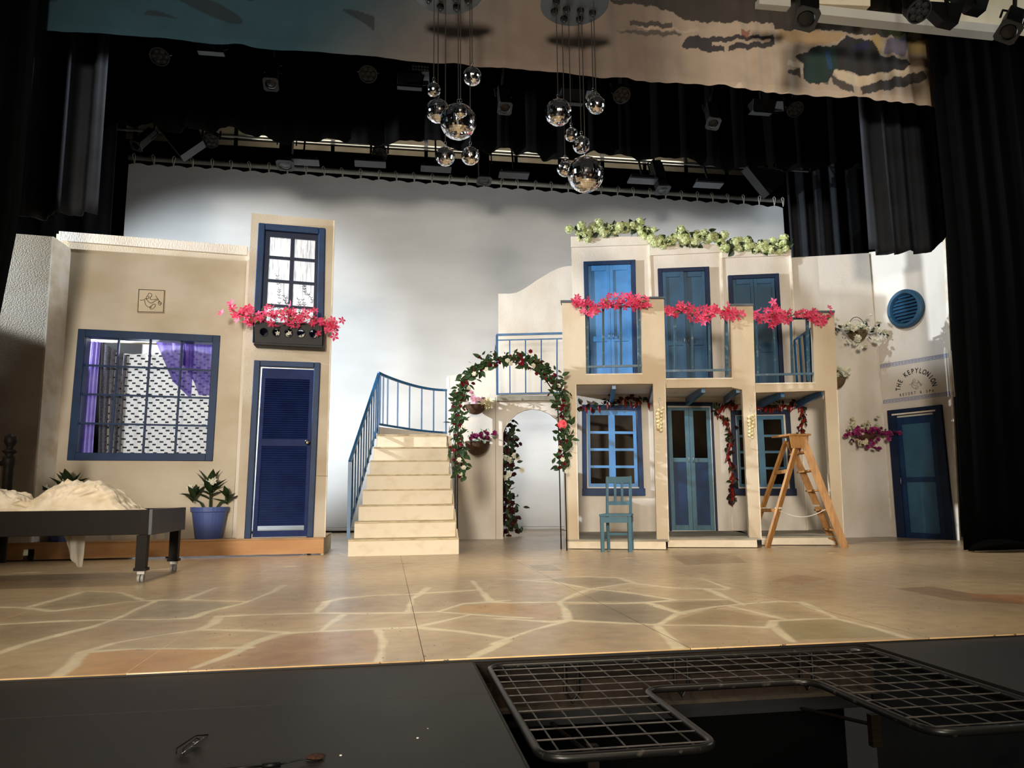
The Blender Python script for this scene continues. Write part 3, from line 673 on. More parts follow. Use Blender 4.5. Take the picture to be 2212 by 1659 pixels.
def pathpt(P, t):
    L_ = [(P[i+1]-P[i]).length for i in range(len(P)-1)]; T = sum(L_)*t
    for i, l in enumerate(L_):
        if T <= l or i == len(L_)-1: return P[i].lerp(P[i+1], min(1, T/max(l, 1e-6)))
        T -= l
def merged(parts):                                   # many small copies joined into one mesh
    mb = MB()
    for src, M in parts: mb.add([M @ v for v in src.v], src.f)
    return mb
LF = leaf_mb(); LFW = leaf_mb(.75); STAR = star_mb(); STAR3 = star_mb(3, .9, .5, .12); RUF = ruffle_mb(); HEAD = head_mb()
def garland(name, label, cat, P, n_bl, n_lf, r, bsz, lsz, bmb, bm, lm, group=None, stem=LEAF, bname='blossom', leafpart=False, sag=0., weight=None, lmb=None, extra=None):
    c = sum(P, Vector())/len(P)
    g = thing(name, label, cat, (c.x, c.y, min(p.z for p in P)), group)
    MB().tube(P, .006, 5).build('stem', stem, g)
    me = proto(bmb, bname, bm)
    for i in range(n_bl):
        t = (i+RND.random())/n_bl; p = pathpt(P, t)+Vector((RND.gauss(0, r*.6), RND.gauss(0, r*.5), RND.gauss(0, r*.6)))
        inst(bname, me, rmat(p, bsz*RND.uniform(.7, 1.2), (0, -1, .3), .9), g)
    if leafpart:
        ml = proto(lmb or LF, 'leaf', lm)
        for i in range(n_lf):
            p = pathpt(P, RND.random())+Vector((RND.gauss(0, r*.6), RND.gauss(0, r*.5), RND.gauss(0, r*.6)))
            inst('leaf', ml, rmat(p, lsz*RND.uniform(.7, 1.25), None, 1.3), g)
    elif n_lf:
        mb = merged([(lmb or LF, rmat(pathpt(P, RND.random())+Vector((RND.gauss(0, r*.6), RND.gauss(0, r*.5), RND.gauss(0, r*.6))), lsz*RND.uniform(.7, 1.2), None, 1.3)) for i in range(n_lf)])
        mb.build('foliage', lm, g, kind='stuff', fix=False)
    return g
def PP(pl, pts, n=0.): return [pl.p(x, y, n) for x, y in pts]

garland('bougainvillea_garland', 'pink bougainvillea garland draped along the black flower box of the tower', 'garland',
        PP(PT, [(499, 668), (520, 680), (545, 684), (575, 678), (605, 676), (625, 692), (650, 685), (665, 684), (690, 695), (705, 704), (730, 712)], .26), 125, 30, .085, .058, .06, STAR, PINK, LEAFY)
mb = merged([(STAR, rmat(Qb.pt(RND.uniform(.3, .92), RND.uniform(.45, .9), -.05), .035, (0, -1, .2), .4)) for i in range(16)]+[(LF, rmat(Qb.pt(RND.uniform(.3, .95), RND.uniform(.2, .9), -.06), .06)) for i in range(6)])
tag(mb.build('white_flower_spray', WHITEP, fix=False), 'spray of small white petals inside the black flower box', 'flower', kind='stuff')

# potted plants
def potted(cx, cy, z, s, label, seed):
    rr = random.Random(seed)
    g = thing('potted_plant', label, 'plant', (cx, cy, z), 'blue pots with white-flowered plants on the left platform')
    MB().lathe((cx, cy, z), [(.155*s, 0), (.175*s, .12*s), (.205*s, .32*s), (.222*s, .33*s), (.225*s, .385*s), (.21*s, .385*s), (.2*s, .33*s), (.19*s, .3*s)], 28).build('pot', POTM, g, smooth=False)
    MB().lathe((cx, cy, z+.30*s), [(.19*s, 0), (.1*s, .02), (.0, .025)], 16, capb=False, capt=False).build('soil', PITM, g)
    ml = proto(leaf_mb(.36, .2, 5), 'leaf', LEAFD); mp = proto(star_mb(6, .5, .3, .1), 'blossom', WHITEP)
    top = Vector((cx, cy, z+.34*s))
    for (dx, dy, hh, nl, nb, sz) in ((.0, 0, .42, 15, 5, .26), (-.18, -.03, .26, 8, 1, .22), (.2, .02, .2, 8, 0, .22), (-.02, .1, .34, 7, 2, .22)):
        e = top+Vector((dx*s, dy, hh*s*.55)); MB().tube([top+Vector((dx*.2, dy*.2, -.03)), top+Vector((dx*.6, dy*.6, .1)), e], .012, 6).build('stem', LEAF, g)
        for i in range(nl):
            a = 2*PI*i/nl+rr.uniform(-.3, .3); el = rr.uniform(.35, 1.25)
            d = Vector((math.cos(a)*math.cos(el), math.sin(a)*math.cos(el), math.sin(el)))
            M = Matrix.Translation(e+Vector((0, 0, rr.uniform(-.06, .05)))) @ d.to_track_quat('X', 'Z').to_matrix().to_4x4() @ Matrix.Scale(sz*rr.uniform(.8, 1.2)*s, 4)
            inst('leaf', ml, M, g)
        for i in range(nb): inst('blossom', mp, rmat(e+Vector((rr.uniform(-.05, .05), -.05+rr.uniform(-.04, .03), rr.uniform(.05, .14)*s)), .05, (0, -1, .4), .5, rr), g)
    return g
potted(-2.165, 9.99+.12, ZP, 1.0, 'blue pot plant nearest the louvred door, fully in view', 3)
potted(-3.80, 10.02+.1, ZP, 1.05, 'blue pot plant half hidden behind the bed and its crumpled sheet', 8)

# ------------------------------------------------------------------ BED
bd = thing('bed', 'black-brown wooden bed frame on castors at the left edge', 'bed', (-3.1, 7.65, 0))
X0, X1, YA, YB = -4.55, -2.0, 7.12, 8.22
MB().box((X0, YA, .405), (X1-.02, YA+.035, .615)).build('side_rail', DARKW, bd, bevel=.004)
MB().box((X0, YB-.035, .405), (X1-.02, YB, .615)).build('side_rail', DARKW, bd, bevel=.004)
# end board in two facets: seen meeting at the corner
MB().box((X1-.02, YA-.005, .40), (X1+.012, YB+.01, .62)).build('end_board', mat('grey_black_gloss', '2c3036', .45, '363a40', 3), bd, bevel=.004)
MB().box((X0, YA+.035, .56), (X1-.02, YB-.035, .585)).build('bed_base', BLK, bd)
for x, y in ((X1-.07, YA+.05), (X1-.06, YB-.06), (X0+.72, YA+.05), (X0+.72, YB-.06)):
    l = MB().hexa([(x-.042, y-.042, .4), (x+.042, y-.042, .4), (x+.042, y+.042, .4), (x-.042, y+.042, .4), (x-.042, y-.042, .12), (x+.038, y-.042, .12), (x+.038, y+.038, .12), (x-.042, y+.038, .12)]).box((x-.052, y-.052, .10), (x+.050, y+.05, .125)).build('leg', DARKW, bd)
    MB().cyl((x-.025, y, .035), (x-.004, y, .035), .034, 16).cyl((x+.004, y, .035), (x+.025, y, .035), .034, 16).build('castor_wheel', mat('grey_rubber', '8e8e88', .5), l)
    MB().box((x-.03, y-.02, .07), (x+.03, y+.03, .10)).cyl((x, y+.01, .07), (x, y+.01, .11), .008, 6).build('castor_bracket', GREYM, l)
hp = MB().lathe((-3.62, 8.16, .12), [(.045, 0), (.045, .9), (.05, .92), (.06, .96), (.055, 1.0), (.03, 1.02), (.06, 1.05), (.066, 1.06), (.03, 1.08), (.03, 1.1), (.05, 1.13), (.057, 1.16), (.05, 1.20), (.02, 1.225)], 18).build('headboard_post', DARKW, bd, smooth=True)
MB().cyl((-4.6, 8.16, 1.09), (-3.66, 8.16, 1.06), .022, 10).build('headboard_rail', BLKM, bd, smooth=True)
MB().box((-4.6, 8.13, .55), (-3.69, 8.18, 1.03)).build('headboard_panel', mat('cream_upholstery', 'c8b890', .9, 'b8a67c', 5), bd, bevel=.015)
rows = []
for j in range(90):
    r = []
    for i in range(200):
        u = i/199; v = j/89; x = -4.35+2.22*u; y = 7.16+.62*v
        c1_ = math.exp(-((x+2.62)/.33)**4)*.20+math.exp(-((x+2.85)/.17)**2)*.03; c2_ = math.exp(-((x+3.45)/.30)**2)*.14+math.exp(-((x+3.95)/.2)**2)*.05+math.exp(-((x+3.2)/.1)**2)*.05
        e = min(1, 6*u, 6*(1-u))*min(1, 5*v, 4*(1-v)); e = max(0, e)**.5
        p = Vector((x*4.2, y*4.2, 0)); rg = 1-abs(noise.noise(p))*2; rg2 = 1-abs(noise.noise(p*2.3+Vector((3, 1, 0))))*2
        z = .588+(c1_+c2_)*e+(.050*rg+.034*rg2+.015*(1-abs(noise.noise(p*5))*2))*e*(1 if c1_+c2_ > .03 else .5)-.02*e+.012
        q = Vector((x*5+2*z, y*3, z*9)); cr = (1-abs(noise.noise(q))*2.2); cr2 = (1-abs(noise.noise(Vector((x*11-z*8, z*13, y*4))))*2.2)
        r.append(Vector((x+.02*cr2*e, y+.04*noise.noise(Vector((x*5, 0, 7)))-(.055*cr+.03*cr2)*e, max(z, .59))))
    rows.append(r)
tag(MB().grid(rows).build('crumpled_sheet', SHEET, smooth=True, fix=False), 'cream sheet lying crumpled in heaps on the black bed', 'bedding')
rows = []
for j in range(16):
    v = j/15; r = []
    for i in range(13):
        u = i/12; x0_ = -2.93+.07*v; x1_ = -2.715+.005*v
        z = .5-v*(.40 if u > .75 else .40-.18*(.75-u))
        r.append(Vector((x0_+(x1_-x0_)*u, 7.62+.05*math.sin(u*7+v*2)+(.06*v if u < .6 else 0), z)))
    rows.append(r)
tag(MB().grid(rows).build('hanging_cloth', CLOTHG, smooth=True, fix=False), 'thin grey cloth hanging down beneath the bed rail', 'cloth')

# ------------------------------------------------------------------ STAIRCASE
st = thing('staircase', 'cream wooden staircase of eight scuffed steps climbing to the landing', 'stairs', (.2, 10.4, 0))
YS = 9.53; RZ = .2; TR = .26
def lx(z):
    return -.43+.27*max(0, (z-.2))/1.4
for i in range(8):
    z0, z1 = i*RZ, (i+1)*RZ; y = YS+TR*i
    l = lx(z1) if i else -.45; r_ = .86 if i else .87
    MB().box((l, y, z0+.002), (r_, y+.02, z1-.02)).build('riser', STEPM, st)
    MB().box((l, y-.014, z1-.018), (r_, y+TR+.02, z1)).build('tread', mat('shaded_tread_edge', 'c8b894', .65, 'a8966e', 9), st)  # treads coloured darker to draw the shadow lines between steps
MB().prism([(-.40, YS+.3, .0), (-.16, YS+2.0, 0), (-.16, YS+2.0, 1.5), (-.36, YS+.32, .2)], (.02, 0, 0)).build('side_board', PALE, st)
MB().prism([(.85, YS+.02, 0), (.85, YS+1.95, 0), (.85, YS+1.95, 1.58), (.85, YS+.02, .18)], (.02, 0, 0)).build('side_board', CREAM, st)
MB().box((-.16, YS+1.99, 1.2), (.95, 12.6, 1.6)).build('landing', STEPM, st)
# curved apron strip under the back rail
def backrail(t, z): return Vector((-.15+1.09*t, 11.42+.95*math.sin(t*PI/2), z))
mb = MB(); K = 16
for i in range(K):
    a, b = i/K, (i+1)/K
    mb.hexa([backrail(a, 1.6), backrail(b, 1.6), backrail(b, 1.72), backrail(a, 1.72), backrail(a, 1.6)+Vector((0, .02, 0)), backrail(b, 1.6)+Vector((0, .02, 0)), backrail(b, 1.72)+Vector((0, .02, 0)), backrail(a, 1.72)+Vector((0, .02, 0))])
mb.build('curved_kick_board', PALE, st)
hr = thing('stair_railing', 'blue metal stair railing with curved back rail beside the cream stairs', 'railing', (-.3, 10.5, .2))
A = Vector((-.455, 9.66, 1.13)); B = Vector((-.145, 11.42, 2.5))
MB().bar(A, B, .035, .035).build('handrail', RAIL, hr)
MB().bar(A, Vector((-.455, 9.66, .205)), .04, .04).build('newel_post', RAIL, hr)
MB().bar(B, Vector((-.145, 11.42, 1.62)), .035, .035).build('newel_post', RAIL, hr)
for i in range(1, 11):
    t = i/11; p = A.lerp(B, t); zf = .22+max(0, (p.y-YS)/TR*RZ)-.02
    MB().bar(p, Vector((p.x, p.y, min(zf, p.z-.5))), .022, .022).build('baluster', RAIL, hr)
MB().bar(Vector((-.455, 9.75, .32)), Vector((-.16, 11.42, 1.70)), .025, .03).build('bottom_rail', RAIL, hr)
def topz(t): return 2.52-.12*math.sin(t*PI/2)**.8
mb = MB(); mb2 = MB()
for i in range(K):
    a, b = i/K, (i+1)/K
    mb.bar(backrail(a, topz(a)), backrail(b, topz(b)), .035, .035); mb2.bar(backrail(a, 1.76-.05*a), backrail(b, 1.76-.05*b), .025, .03)
mb.build('curved_top_rail', RAIL, hr); mb2.build('curved_bottom_rail', RAIL, hr)
for px_, t in ((817, .03), (823, .07), (831, .13), (850, .27), (874, .44), (904, .62), (934, .80), (966, .985)):
    MB().bar(backrail(t, topz(t)), backrail(t, 1.76-.05*t), .024, .024).build('baluster', RAIL, hr)

# ------------------------------------------------------------------ ARCH WALL, LANDING
PA = Plane((1.10, 12.72), (2.95, 12.42))
aw = thing('scenery_flat', 'white wall flat with an arched doorway beside the stairs', 'wall panel', (2, 12.6, 0))
arch = [(1087, 1165), (1086, 1050), (1087, 935), (1093, 921), (1103, 907), (1117, 894), (1133, 886.5), (1150, 884), (1168, 886), (1186, 893.5), (1201, 906), (1211, 921), (1216, 935), (1219, 1050), (1221, 1163)]
outer = [(990, 1165.3)]+[(969.5, 811), (977, 810.5), (992, 809.5), (1010, 803), (1030, 794), (1046, 784), (1060, 774), (1072.5, 765), (1072.8, 853), (1215, 850), (1262, 849), (1262, 1162.5), (1221, 1163)]+arch[::-1][1:]
pts = [PA.p(x, y) for x, y in outer]
bm = bmesh.new(); vs = [bm.verts.new(((p-PA.a).dot(PA.u), p.z, 0)) for p in pts]; f_ = bm.faces.new(vs); r_ = bmesh.ops.triangulate(bm, faces=[f_])
bm.verts.index_update(); P3 = [PA.a+PA.u*v.co.x+Vector((0, 0, v.co.y)) for v in bm.verts]; FF = [[v.index for v in q.verts] for q in bm.faces]; bm.free()
n = len(P3); MB().add(P3+[p-PA.n*.06 for p in P3], FF+[[i+n for i in q[::-1]] for q in FF]+[[i, (i+1) % n, (i+1) % n+n, i+n] for i in range(n)]).build('wall_panel', PALE, aw)
MB().prism([PA.p(x, y, .003) for x, y in [(1069.5, 858), (1070.8, 858), (1072, 1164.6), (1070.7, 1164.6)]], PA.n*-.004).build('panel_joint', mat('joint_grey', '9a927e', .9), aw)
MB().hexa([PA.p(969.5, 811), PA.p(990, 1165), PA.p(990, 1165)+Vector((-.02, .3, 0)), PA.p(969.5, 811)+Vector((-.02, .3, 0)), PA.p(971, 811), PA.p(991.5, 1165), PA.p(991.5, 1165)+Vector((-.02, .3, 0)), PA.p(971, 811)+Vector((-.02, .3, 0))]).build('return_board', PALE, aw)
ZL = PA.p(1073, 853).z
ld = MB().prism([(1.78, 12.52, ZL-.03), (3.0, 12.35, ZL-.03), (3.2, 13.5, ZL-.03), (1.9, 13.6, ZL-.03)], (0, 0, -.08)).build('landing_platform', DECKG)
tag(ld, 'grey landing deck behind the blue rail above the arched doorway', 'platform')
PS = Plane((1.9, 13.62), (3.3, 13.4))
sw = [(1076.4, 634.5), (1099.5, 634.5), (1115, 632.5), (1130, 625), (1144.7, 615.7), (1160, 605), (1176.3, 595.4), (1190, 587), (1203.4, 580.7), (1218, 576), (1231.7, 574.4), (1262, 575), (1262, 862), (1076.5, 862)]
so = MB().prism([PS.p(x, y) for x, y in sw], -PS.n*.04).build('curved_top_flat', PALE); tag(so, 'pale flat with S-curved top edge standing behind the landing rail', 'wall panel')
lr = thing('landing_railing', 'blue metal balcony railing above the arched doorway', 'railing', PA.p(1140, 853))
QL = Quad(PA, [(1072.5, 723.5), (1214.5, 720), (1214.5, 850), (1073.5, 853)], .03)
MB().bar(QL.pt(0, 0), QL.pt(1, 0), .035, .035).build('handrail', RAIL, lr)
MB().bar(QL.pt(0, .09), QL.pt(1, .09), .02, .02).build('top_rail', RAIL, lr)
MB().bar(QL.pt(0, .985), QL.pt(1, .985), .022, .022).build('bottom_rail', RAIL, lr)
MB().bar(QL.pt(0.005, 0), QL.pt(0.005, 1), .035, .035).build('end_post', RAIL, lr)
for u in (.2, .44, .68, .92): MB().bar(QL.pt(u, .09), QL.pt(u, .985), .018, .018).build('baluster', RAIL, lr)
MB().bar(QL.pt(0, .5), PA.p(1056, 772, -.3), .03, .03).build('stair_handrail', RAIL, lr)

# ------------------------------------------------------------------ GARDEN ARCH
YG = 9.72
ga = thing('garden_arch', 'thin black metal garden arch in front of the arched doorway', 'trellis', (1.56, YG, 0))
def archpath(dy):
    P = []; zc = 1.79; r = .69; xc = 1.565
    P.append(Vector((.865, YG+dy, .0))); P.append(Vector((.87, YG+dy, .6))); P.append(Vector((.872, YG+dy, 1.3)))
    for k in range(25):
        a = PI-PI*k/24; P.append(Vector((xc+r*math.cos(a), YG+dy, zc+r*math.sin(a))))
    P += [Vector((2.258, YG+dy, 1.3)), Vector((2.26, YG+dy, .6)), Vector((2.262, YG+dy, 0))]
    return P
GA0, GA1 = archpath(-.0), archpath(.33)
for P in (GA0, GA1): MB().tube(P, .0085, 6).build('hoop', BLKM, ga, smooth=True)
for i in range(1, len(GA0)-1, 3): MB().tube([GA0[i], GA1[i]], .005, 4).build('crossbar', BLKM, ga)
MB().tube([GA0[0]+Vector((0, 0, .25)), GA1[0]+Vector((0, 0, .25))], .005, 4).build('crossbar', BLKM, ga)
MB().tube([GA0[-1]+Vector((0, 0, .25)), GA1[-1]+Vector((0, 0, .25))], .005, 4).build('crossbar', BLKM, ga)
garland('flower_garland', 'ivy and crimson flower garland wound over the left half of the garden arch', 'garland',
        [Vector((.90, YG-.02, .98))]+[p+Vector((0, -.02, 0)) for p in GA0[2:15]], 85, 290, .075, .03, .10, RUF, REDP, LEAF, leafpart=True)
garland('flower_garland', 'ivy and crimson flower garland wound over the right half of the garden arch', 'garland',
        [p+Vector((0, -.02, 0)) for p in GA0[15:29]]+[Vector((2.22, YG-.02, 1.05))], 85, 290, .075, .03, .10, RUF, REDP, LEAF, leafpart=True)
mb = MB(); wh = []
for (x, z) in ((.95, 1.05), (.90, .98), (.86, 1.15), (.93, 1.55), (2.2, 1.15), (2.24, 1.0), (2.2, 1.3), (1.5, 2.42), (1.55, 2.38), (2.15, 2.1), (1.85, 2.36), (1.1, 2.24), (1.02, 2.05), (1.2, 2.3)):
    wh.append((RUF, rmat(Vector((x+RND.uniform(-.04, .04), YG-.09, z)), .036, (0, -1, .2), .4)))
tag(merged(wh).build('white_blossom_sprigs', WHITEP, fix=False), 'cream blossom sprigs tucked here and there among the arch garlands', 'flower', kind='stuff')
rs = thing('rose', 'large bright red rose on the right side of the garden arch', 'flower', (2.215, YG-.1, 1.6))
for l, (s_, z_) in enumerate(((.06, 0), (.046, .012), (.032, .022), (.02, .03))):
    for i in range(6):
        a = i*PI/3+l*.5; c_ = Vector((2.215, YG-.10-z_, 1.60))+Vector((math.cos(a)*s_*.5, 0, math.sin(a)*s_*.5))
        M = Matrix.Translation(c_) @ Vector((math.cos(a)*.6, -1, math.sin(a)*.6)).to_track_quat('Z', 'Y').to_matrix().to_4x4() @ Matrix.Scale(s_*.62, 4)
        inst('petal', bpy.data.meshes.get('rosepetal') or proto(MB().lathe((0, 0, 0), [(.02, -.2), (.6, -.08), (1, .12)], 10, capb=False, capt=False), 'rosepetal', ROSE), M, rs)

# dark hanging vine seen through the doorway
vn = garland('flower_vine', 'tall dark column of trailing flowers hanging behind the arched doorway', 'vine',
        [Vector((2.04, 13.3, z)) + Vector((.06*math.sin(z*5), 0, 0)) for z in (1.98, 1.7, 1.4, 1.1, .8, .5, .25, .05)], 110, 290, .13, .055, .13, RUF, MAROON, LEAFD, leafpart=True)
tag(merged([(RUF, rmat(Vector((2.1+RND.uniform(-.12, .22), 13.2, RND.uniform(1.0, 1.55))), .06, (0, -1, .2), .4)) for i in range(9)]).build('pale_blossom_sprigs', WHITEP, fix=False), 'few pale blossoms on the dark vine behind the doorway', 'flower', kind='stuff')

# ------------------------------------------------------------------ HANGING BASKETS
def basket(c, r, h, label, fl_list, leaf=None, seed=1, group=None, m_=None):
    rr = random.Random(seed); c = Vector(c)
    g = thing('hanging_basket', label, 'basket', c-Vector((0, 0, h)), group)
    prof = [(r*math.sin(t), -h*math.cos(t)) for t in [i*PI/2/8 for i in range(1, 9)]]
    mb = MB().lathe(c, prof, 22, capt=False); mb.lathe(c, [(r*.97, 0), (r*.9, -.02), (.0, -.03)], 22, capb=False, capt=False)
    mb.build('bowl', m_ or WICK, g, smooth=True)
    MB().tube([c+Vector((r*math.cos(a), r*math.sin(a), 0)) for a in [i*2*PI/24 for i in range(24)]], .009, 6, closed=True).build('rim', m_ or WICK, g)
    for (bmb, bm, n, s_, dx, dz, sx, sz) in fl_list:
        me = proto(bmb, 'blossom', bm)
        for i in range(n): inst('blossom', me, rmat(c+Vector((dx+rr.gauss(0, sx), -.6*r+rr.gauss(0, r*.35), dz+abs(rr.gauss(0, sz)) if sz > 0 else dz-abs(rr.gauss(0, -sz)))), s_*rr.uniform(.7, 1.2), (0, -1, .4), .8, rr), g)
    if leaf:
        n, s_, m2, dz, sx = leaf; me = proto(LF, 'leaf', m2)
        for i in range(n): inst('leaf', me, rmat(c+Vector((rr.gauss(0, sx), -.5*r+rr.gauss(0, r*.4), dz+rr.gauss(0, .05))), s_*rr.uniform(.7, 1.2), None, 1.3, rr), g)
    return g
cA = PA.p(1027, 876, .22); cB = PA.p(1031, 955, .22)
basket(cA, .17, .15, 'upper basket on the arch wall, brown with pink and cream flowers', [(RUF, PALEP, 10, .06, -.02, .04, .05, .07), (star_mb(7, .3, .3), mat('cream_petal', 'e8dcae', .6), 16, .085, .16, -.02, .05, .07)], (14, .08, LEAF, .03, .1), 2)
basket(cB, .20, .22, 'lower wicker basket on the arch wall with magenta flowers and grey leaves', [(RUF, MAG, 20, .05, .0, .05, .13, .06)], (36, .09, mat('grey_green_leaf', '7c9478', .6), .07, .12), 4)
PR1 = Plane((6.5, 11.22), (7.78, 11.05))
c1b = PR1.p(1852, 717, .2); c2b = PR1.p(1806, 818, .2); c3b = PR1.p(1870, 938, .2)
b1 = basket(c1b, .15, .15, 'top basket on the right wall, round coir liner ringed with white flowers', [(RUF, WHITEP, 30, .055, 0, -.02, .19, .10), (RUF, WHITEP, 10, .05, -.02, -.12, .1, -.06)], (60, .08, LEAFD, .0, .2), 5, m_=COIR)
MB().tube([c1b+Vector((-.16, 0, 0))]+[c1b+Vector((-.16*math.cos(t), 0, .24*math.sin(t))) for t in [i*PI/10 for i in range(1, 10)]]+[c1b+Vector((.16, 0, 0))], .005, 5).build('wire_handle', BLKM, b1)
basket(c2b, .14, .15, 'basket half hidden behind the right balcony post with white flowers', [(RUF, WHITEP, 20, .055, .03, .02, .08, .06)], (12, .07, LEAF, .02, .1), 6, m_=COIR)
basket(c3b, .16, .12, 'lowest basket on the right wall, overflowing with maroon and cream flowers', [(RUF, MAG, 40, .055, .03, -.02, .18, .05), (RUF, MAG, 16, .05, -.02, -.08, .12, -.08), (RUF, mat('dusty_cream_petal', 'c8c0a0', .7), 30, .045, -.1, .0, .14, .12), (RUF, MATS['dusty_cream_petal'], 12, .04, -.17, -.1, .06, -.06)], (20, .07, LEAFD, .02, .15), 7)

# ------------------------------------------------------------------ RIGHT HOUSE: rear walls
PB = Plane((2.98, 11.9), (6.36, 11.15))
def shutterdoor(Qo, wallobj, frm, leafm, nav, split=.5, handles=True, ajar=0.):
    df = Qo.frame(MB(), .085, .035, .06, 0, bot=False).build('door_frame', nav, wallobj, bevel=.006)
    for k in (0, 1):
        u0 = .085+(.83*split if k else 0); u1 = .085+(.83 if k else .83*split)-.004
        ql = Qo.sub(u0, u1, .035, 1, .0); n0 = .034+(ajar if k == 0 else 0)
        d = MB(); ql.cell(d, 0, .16, 0, 1, n0, .001); ql.cell(d, .84, 1, 0, 1, n0, .001)
        for a, b in ((0, .045), (.30, .345), (.60, .645), (.93, 1.)): ql.cell(d, .16, .84, a, b, n0, .001)
        dd = d.build('door_leaf', leafm, wallobj, bevel=.003)
        for a, b in ((.045, .30), (.345, .60), (.645, .93)):
            ql.cell(MB(), .16, .84, a, b, n0-.02, .001).build('panel', leafm, dd)
        if handles:
            p = ql.pt(.10 if k else .90, .60, n0); MB().tube([p+Vector((0, 0, .045)), p+Vector((0, -.03, .035)), p+Vector((0, -.03, -.035)), p+Vector((0, 0, -.045))], .006, 6).build('handle', GREYM, dd, smooth=True)
D1 = [(1260, 567), (1372, 563), (1377, 830), (1267, 832)]; D2 = [(1420, 582), (1530.8, 577.7), (1540, 835), (1430, 838)]; D3 = [(1571.4, 596.8), (1680.7, 592.3), (1694, 850), (1584, 853)]
W1 = [(1256.7, 874.6), (1384.4, 876.1), (1391, 1070.7), (1258.2, 1070.7)]
W2 = [(1577.5, 887), (1704.3, 885), (1717, 1070.6), (1585, 1070)]
DD = [(1436, 869), (1538.7, 870), (1550.6, 1147.6), (1446, 1146.7)]
def shrink(Qq, a, b, c=None, n=0):
    return None
rear = []
for (lab, out, top, bot, door, dm, nv, low) in (
    ('leftmost of three stepped upper house walls, with bright blue shutter doors and a sash window', [(1233.6, 512), (1402.4, 512), (1427, 1148), (1249, 1151)], [(1233, 511), (1403.5, 511), (1404, 528), (1233.5, 534)], None, D1, BLUE, NAVY, 'W1'),
    ('middle of three stepped upper house walls, with blue shutter doors over glazed double doors', [(1404, 528), (1558, 530), (1583, 1147), (1428, 1148)], [(1404.5, 526), (1559, 528), (1559.5, 544.5), (1405, 552)], None, D2, BLUED, NAVYD, 'DD'),
    ('rightmost of three stepped upper house walls, with dark blue shutter doors and a window', [(1559.3, 544), (1708, 540), (1745, 1147), (1584, 1147)], [(1559.5, 543), (1709, 539), (1709.5, 551), (1560, 557)], None, D3, BLUED, NAVYD, 'W2')):
    g = thing('scenery_flat', lab, 'wall panel', PB.p((out[2][0]+out[3][0])/2, 1150))
    holes = []
    if low == 'W1': holes = [[(1268, 886), (1375, 887), (1382, 1052), (1271, 1052)]]
    if low == 'W2': holes = [[(1590, 898), (1692, 897), (1703, 1052), (1597, 1052)]]
    if low == 'DD': holes = [[(1440, 880), (1533, 880), (1545, 1146.5), (1448, 1146)]]
    wall_with_holes(MB(), PB, out, holes, 0, -.03).build('wall_panel', PALE, g)
    MB().prism([PB.p(x, y, .03) for x, y in top], -PB.n*.06).build('parapet_board', PALE, g)
    r = [(out[1][0]-2.5, out[1][1]+8), (out[1][0]+1, out[1][1]+8), (out[2][0]+1, out[2][1]), (out[2][0]-2.5, out[2][1])]
    MB().prism([PB.p(x, y, .02) for x, y in r], -PB.n*.02).build('edge_strip', EDGE, g)
    shutterdoor(Quad(PB, door), g, None, dm, nv, ajar=.03 if low == 'DD' else 0)
    if low in ('W1', 'W2'):
        Qw = Quad(PB, W1 if low == 'W1' else W2)
        fr = MB(); Qw.frame(fr, .075, .055, .045, 0); Qw.cell(fr, -.005, 1.02, .92, 1.0, .06, 0); fo = fr.build('window_frame', NAVY if low == 'W1' else NAVYD, g, bevel=.004)
        lm = MAT_ = BLUE if low == 'W1' else mat('grey_blue_paint', '3f6f8c', .45, '38647e', 5)
        for k in (0, 1):
            qs = Qw.sub(.085+.415*k, .50+.41*k, .06, .92, -.005)
            sm = MB(); qs.cell(sm, 0, .13, 0, 1, .0, -.03); qs.cell(sm, .87, 1, 0, 1, 0, -.03); qs.cell(sm, .13, .87, 0, .06, 0, -.03); qs.cell(sm, .13, .87, .94, 1, 0, -.03)
            so_ = sm.build('sash', lm, fo)
            for v in (.285, .505, .725): qs.cell(MB(), .13, .87, v-.016, v+.016, -.002, -.028).build('muntin', lm, fo)
            for v0, v1 in ((.06, .27), (.3, .49), (.52, .71), (.74, .94)): qs.cell(MB(), .13, .87, v0, v1, -.014, -.018).build('pane', GLASSM, fo)
    else:
        Qd2 = Quad(PB, DD); df = Qd2.frame(MB(), .045, .028, .035, 0, bot=False).build('door_frame', NAVYD, g, bevel=.004)
        tealm = mat('slate_teal_paint', '3f6878', .5, '375c6c', 5)
        for k in (0, 1):
            ql = Qd2.sub(.045+.455*k, .497+.455*k, .03, .998, -.004)
            d = MB(); ql.cell(d, 0, .2, 0, 1, 0, -.03); ql.cell(d, .8, 1, 0, 1, 0, -.03)
            for a, b in ((0, .035), (.42, .455), (.955, 1)): ql.cell(d, .2, .8, a, b, 0, -.03)
            dl = d.build('door_leaf', tealm, g, bevel=.003)
            ql.cell(MB(), .2, .8, .035, .42, -.014, -.018).build('pane', GLASSM, dl)
            ql.cell(MB(), .2, .8, .455, .955, -.012, -.025).build('panel', NAVY, dl)
            p = ql.pt(.9 if k == 0 else .1, .43, 0); MB().tube([p+Vector((0, 0, .05)), p+Vector((0, -.03, .04)), p+Vector((0, -.03, -.04)), p+Vector((0, 0, -.05))], .006, 6).build('handle', GREYM, dl, smooth=True)
    rear.append(g)
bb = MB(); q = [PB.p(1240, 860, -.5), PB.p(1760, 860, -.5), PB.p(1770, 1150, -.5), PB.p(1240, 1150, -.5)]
o = MB().prism(q, PB.n*-.03).build('backing_board', BACKM); tag(o, 'dark brown backing board seen through the lower windows and glazed doors', 'board')

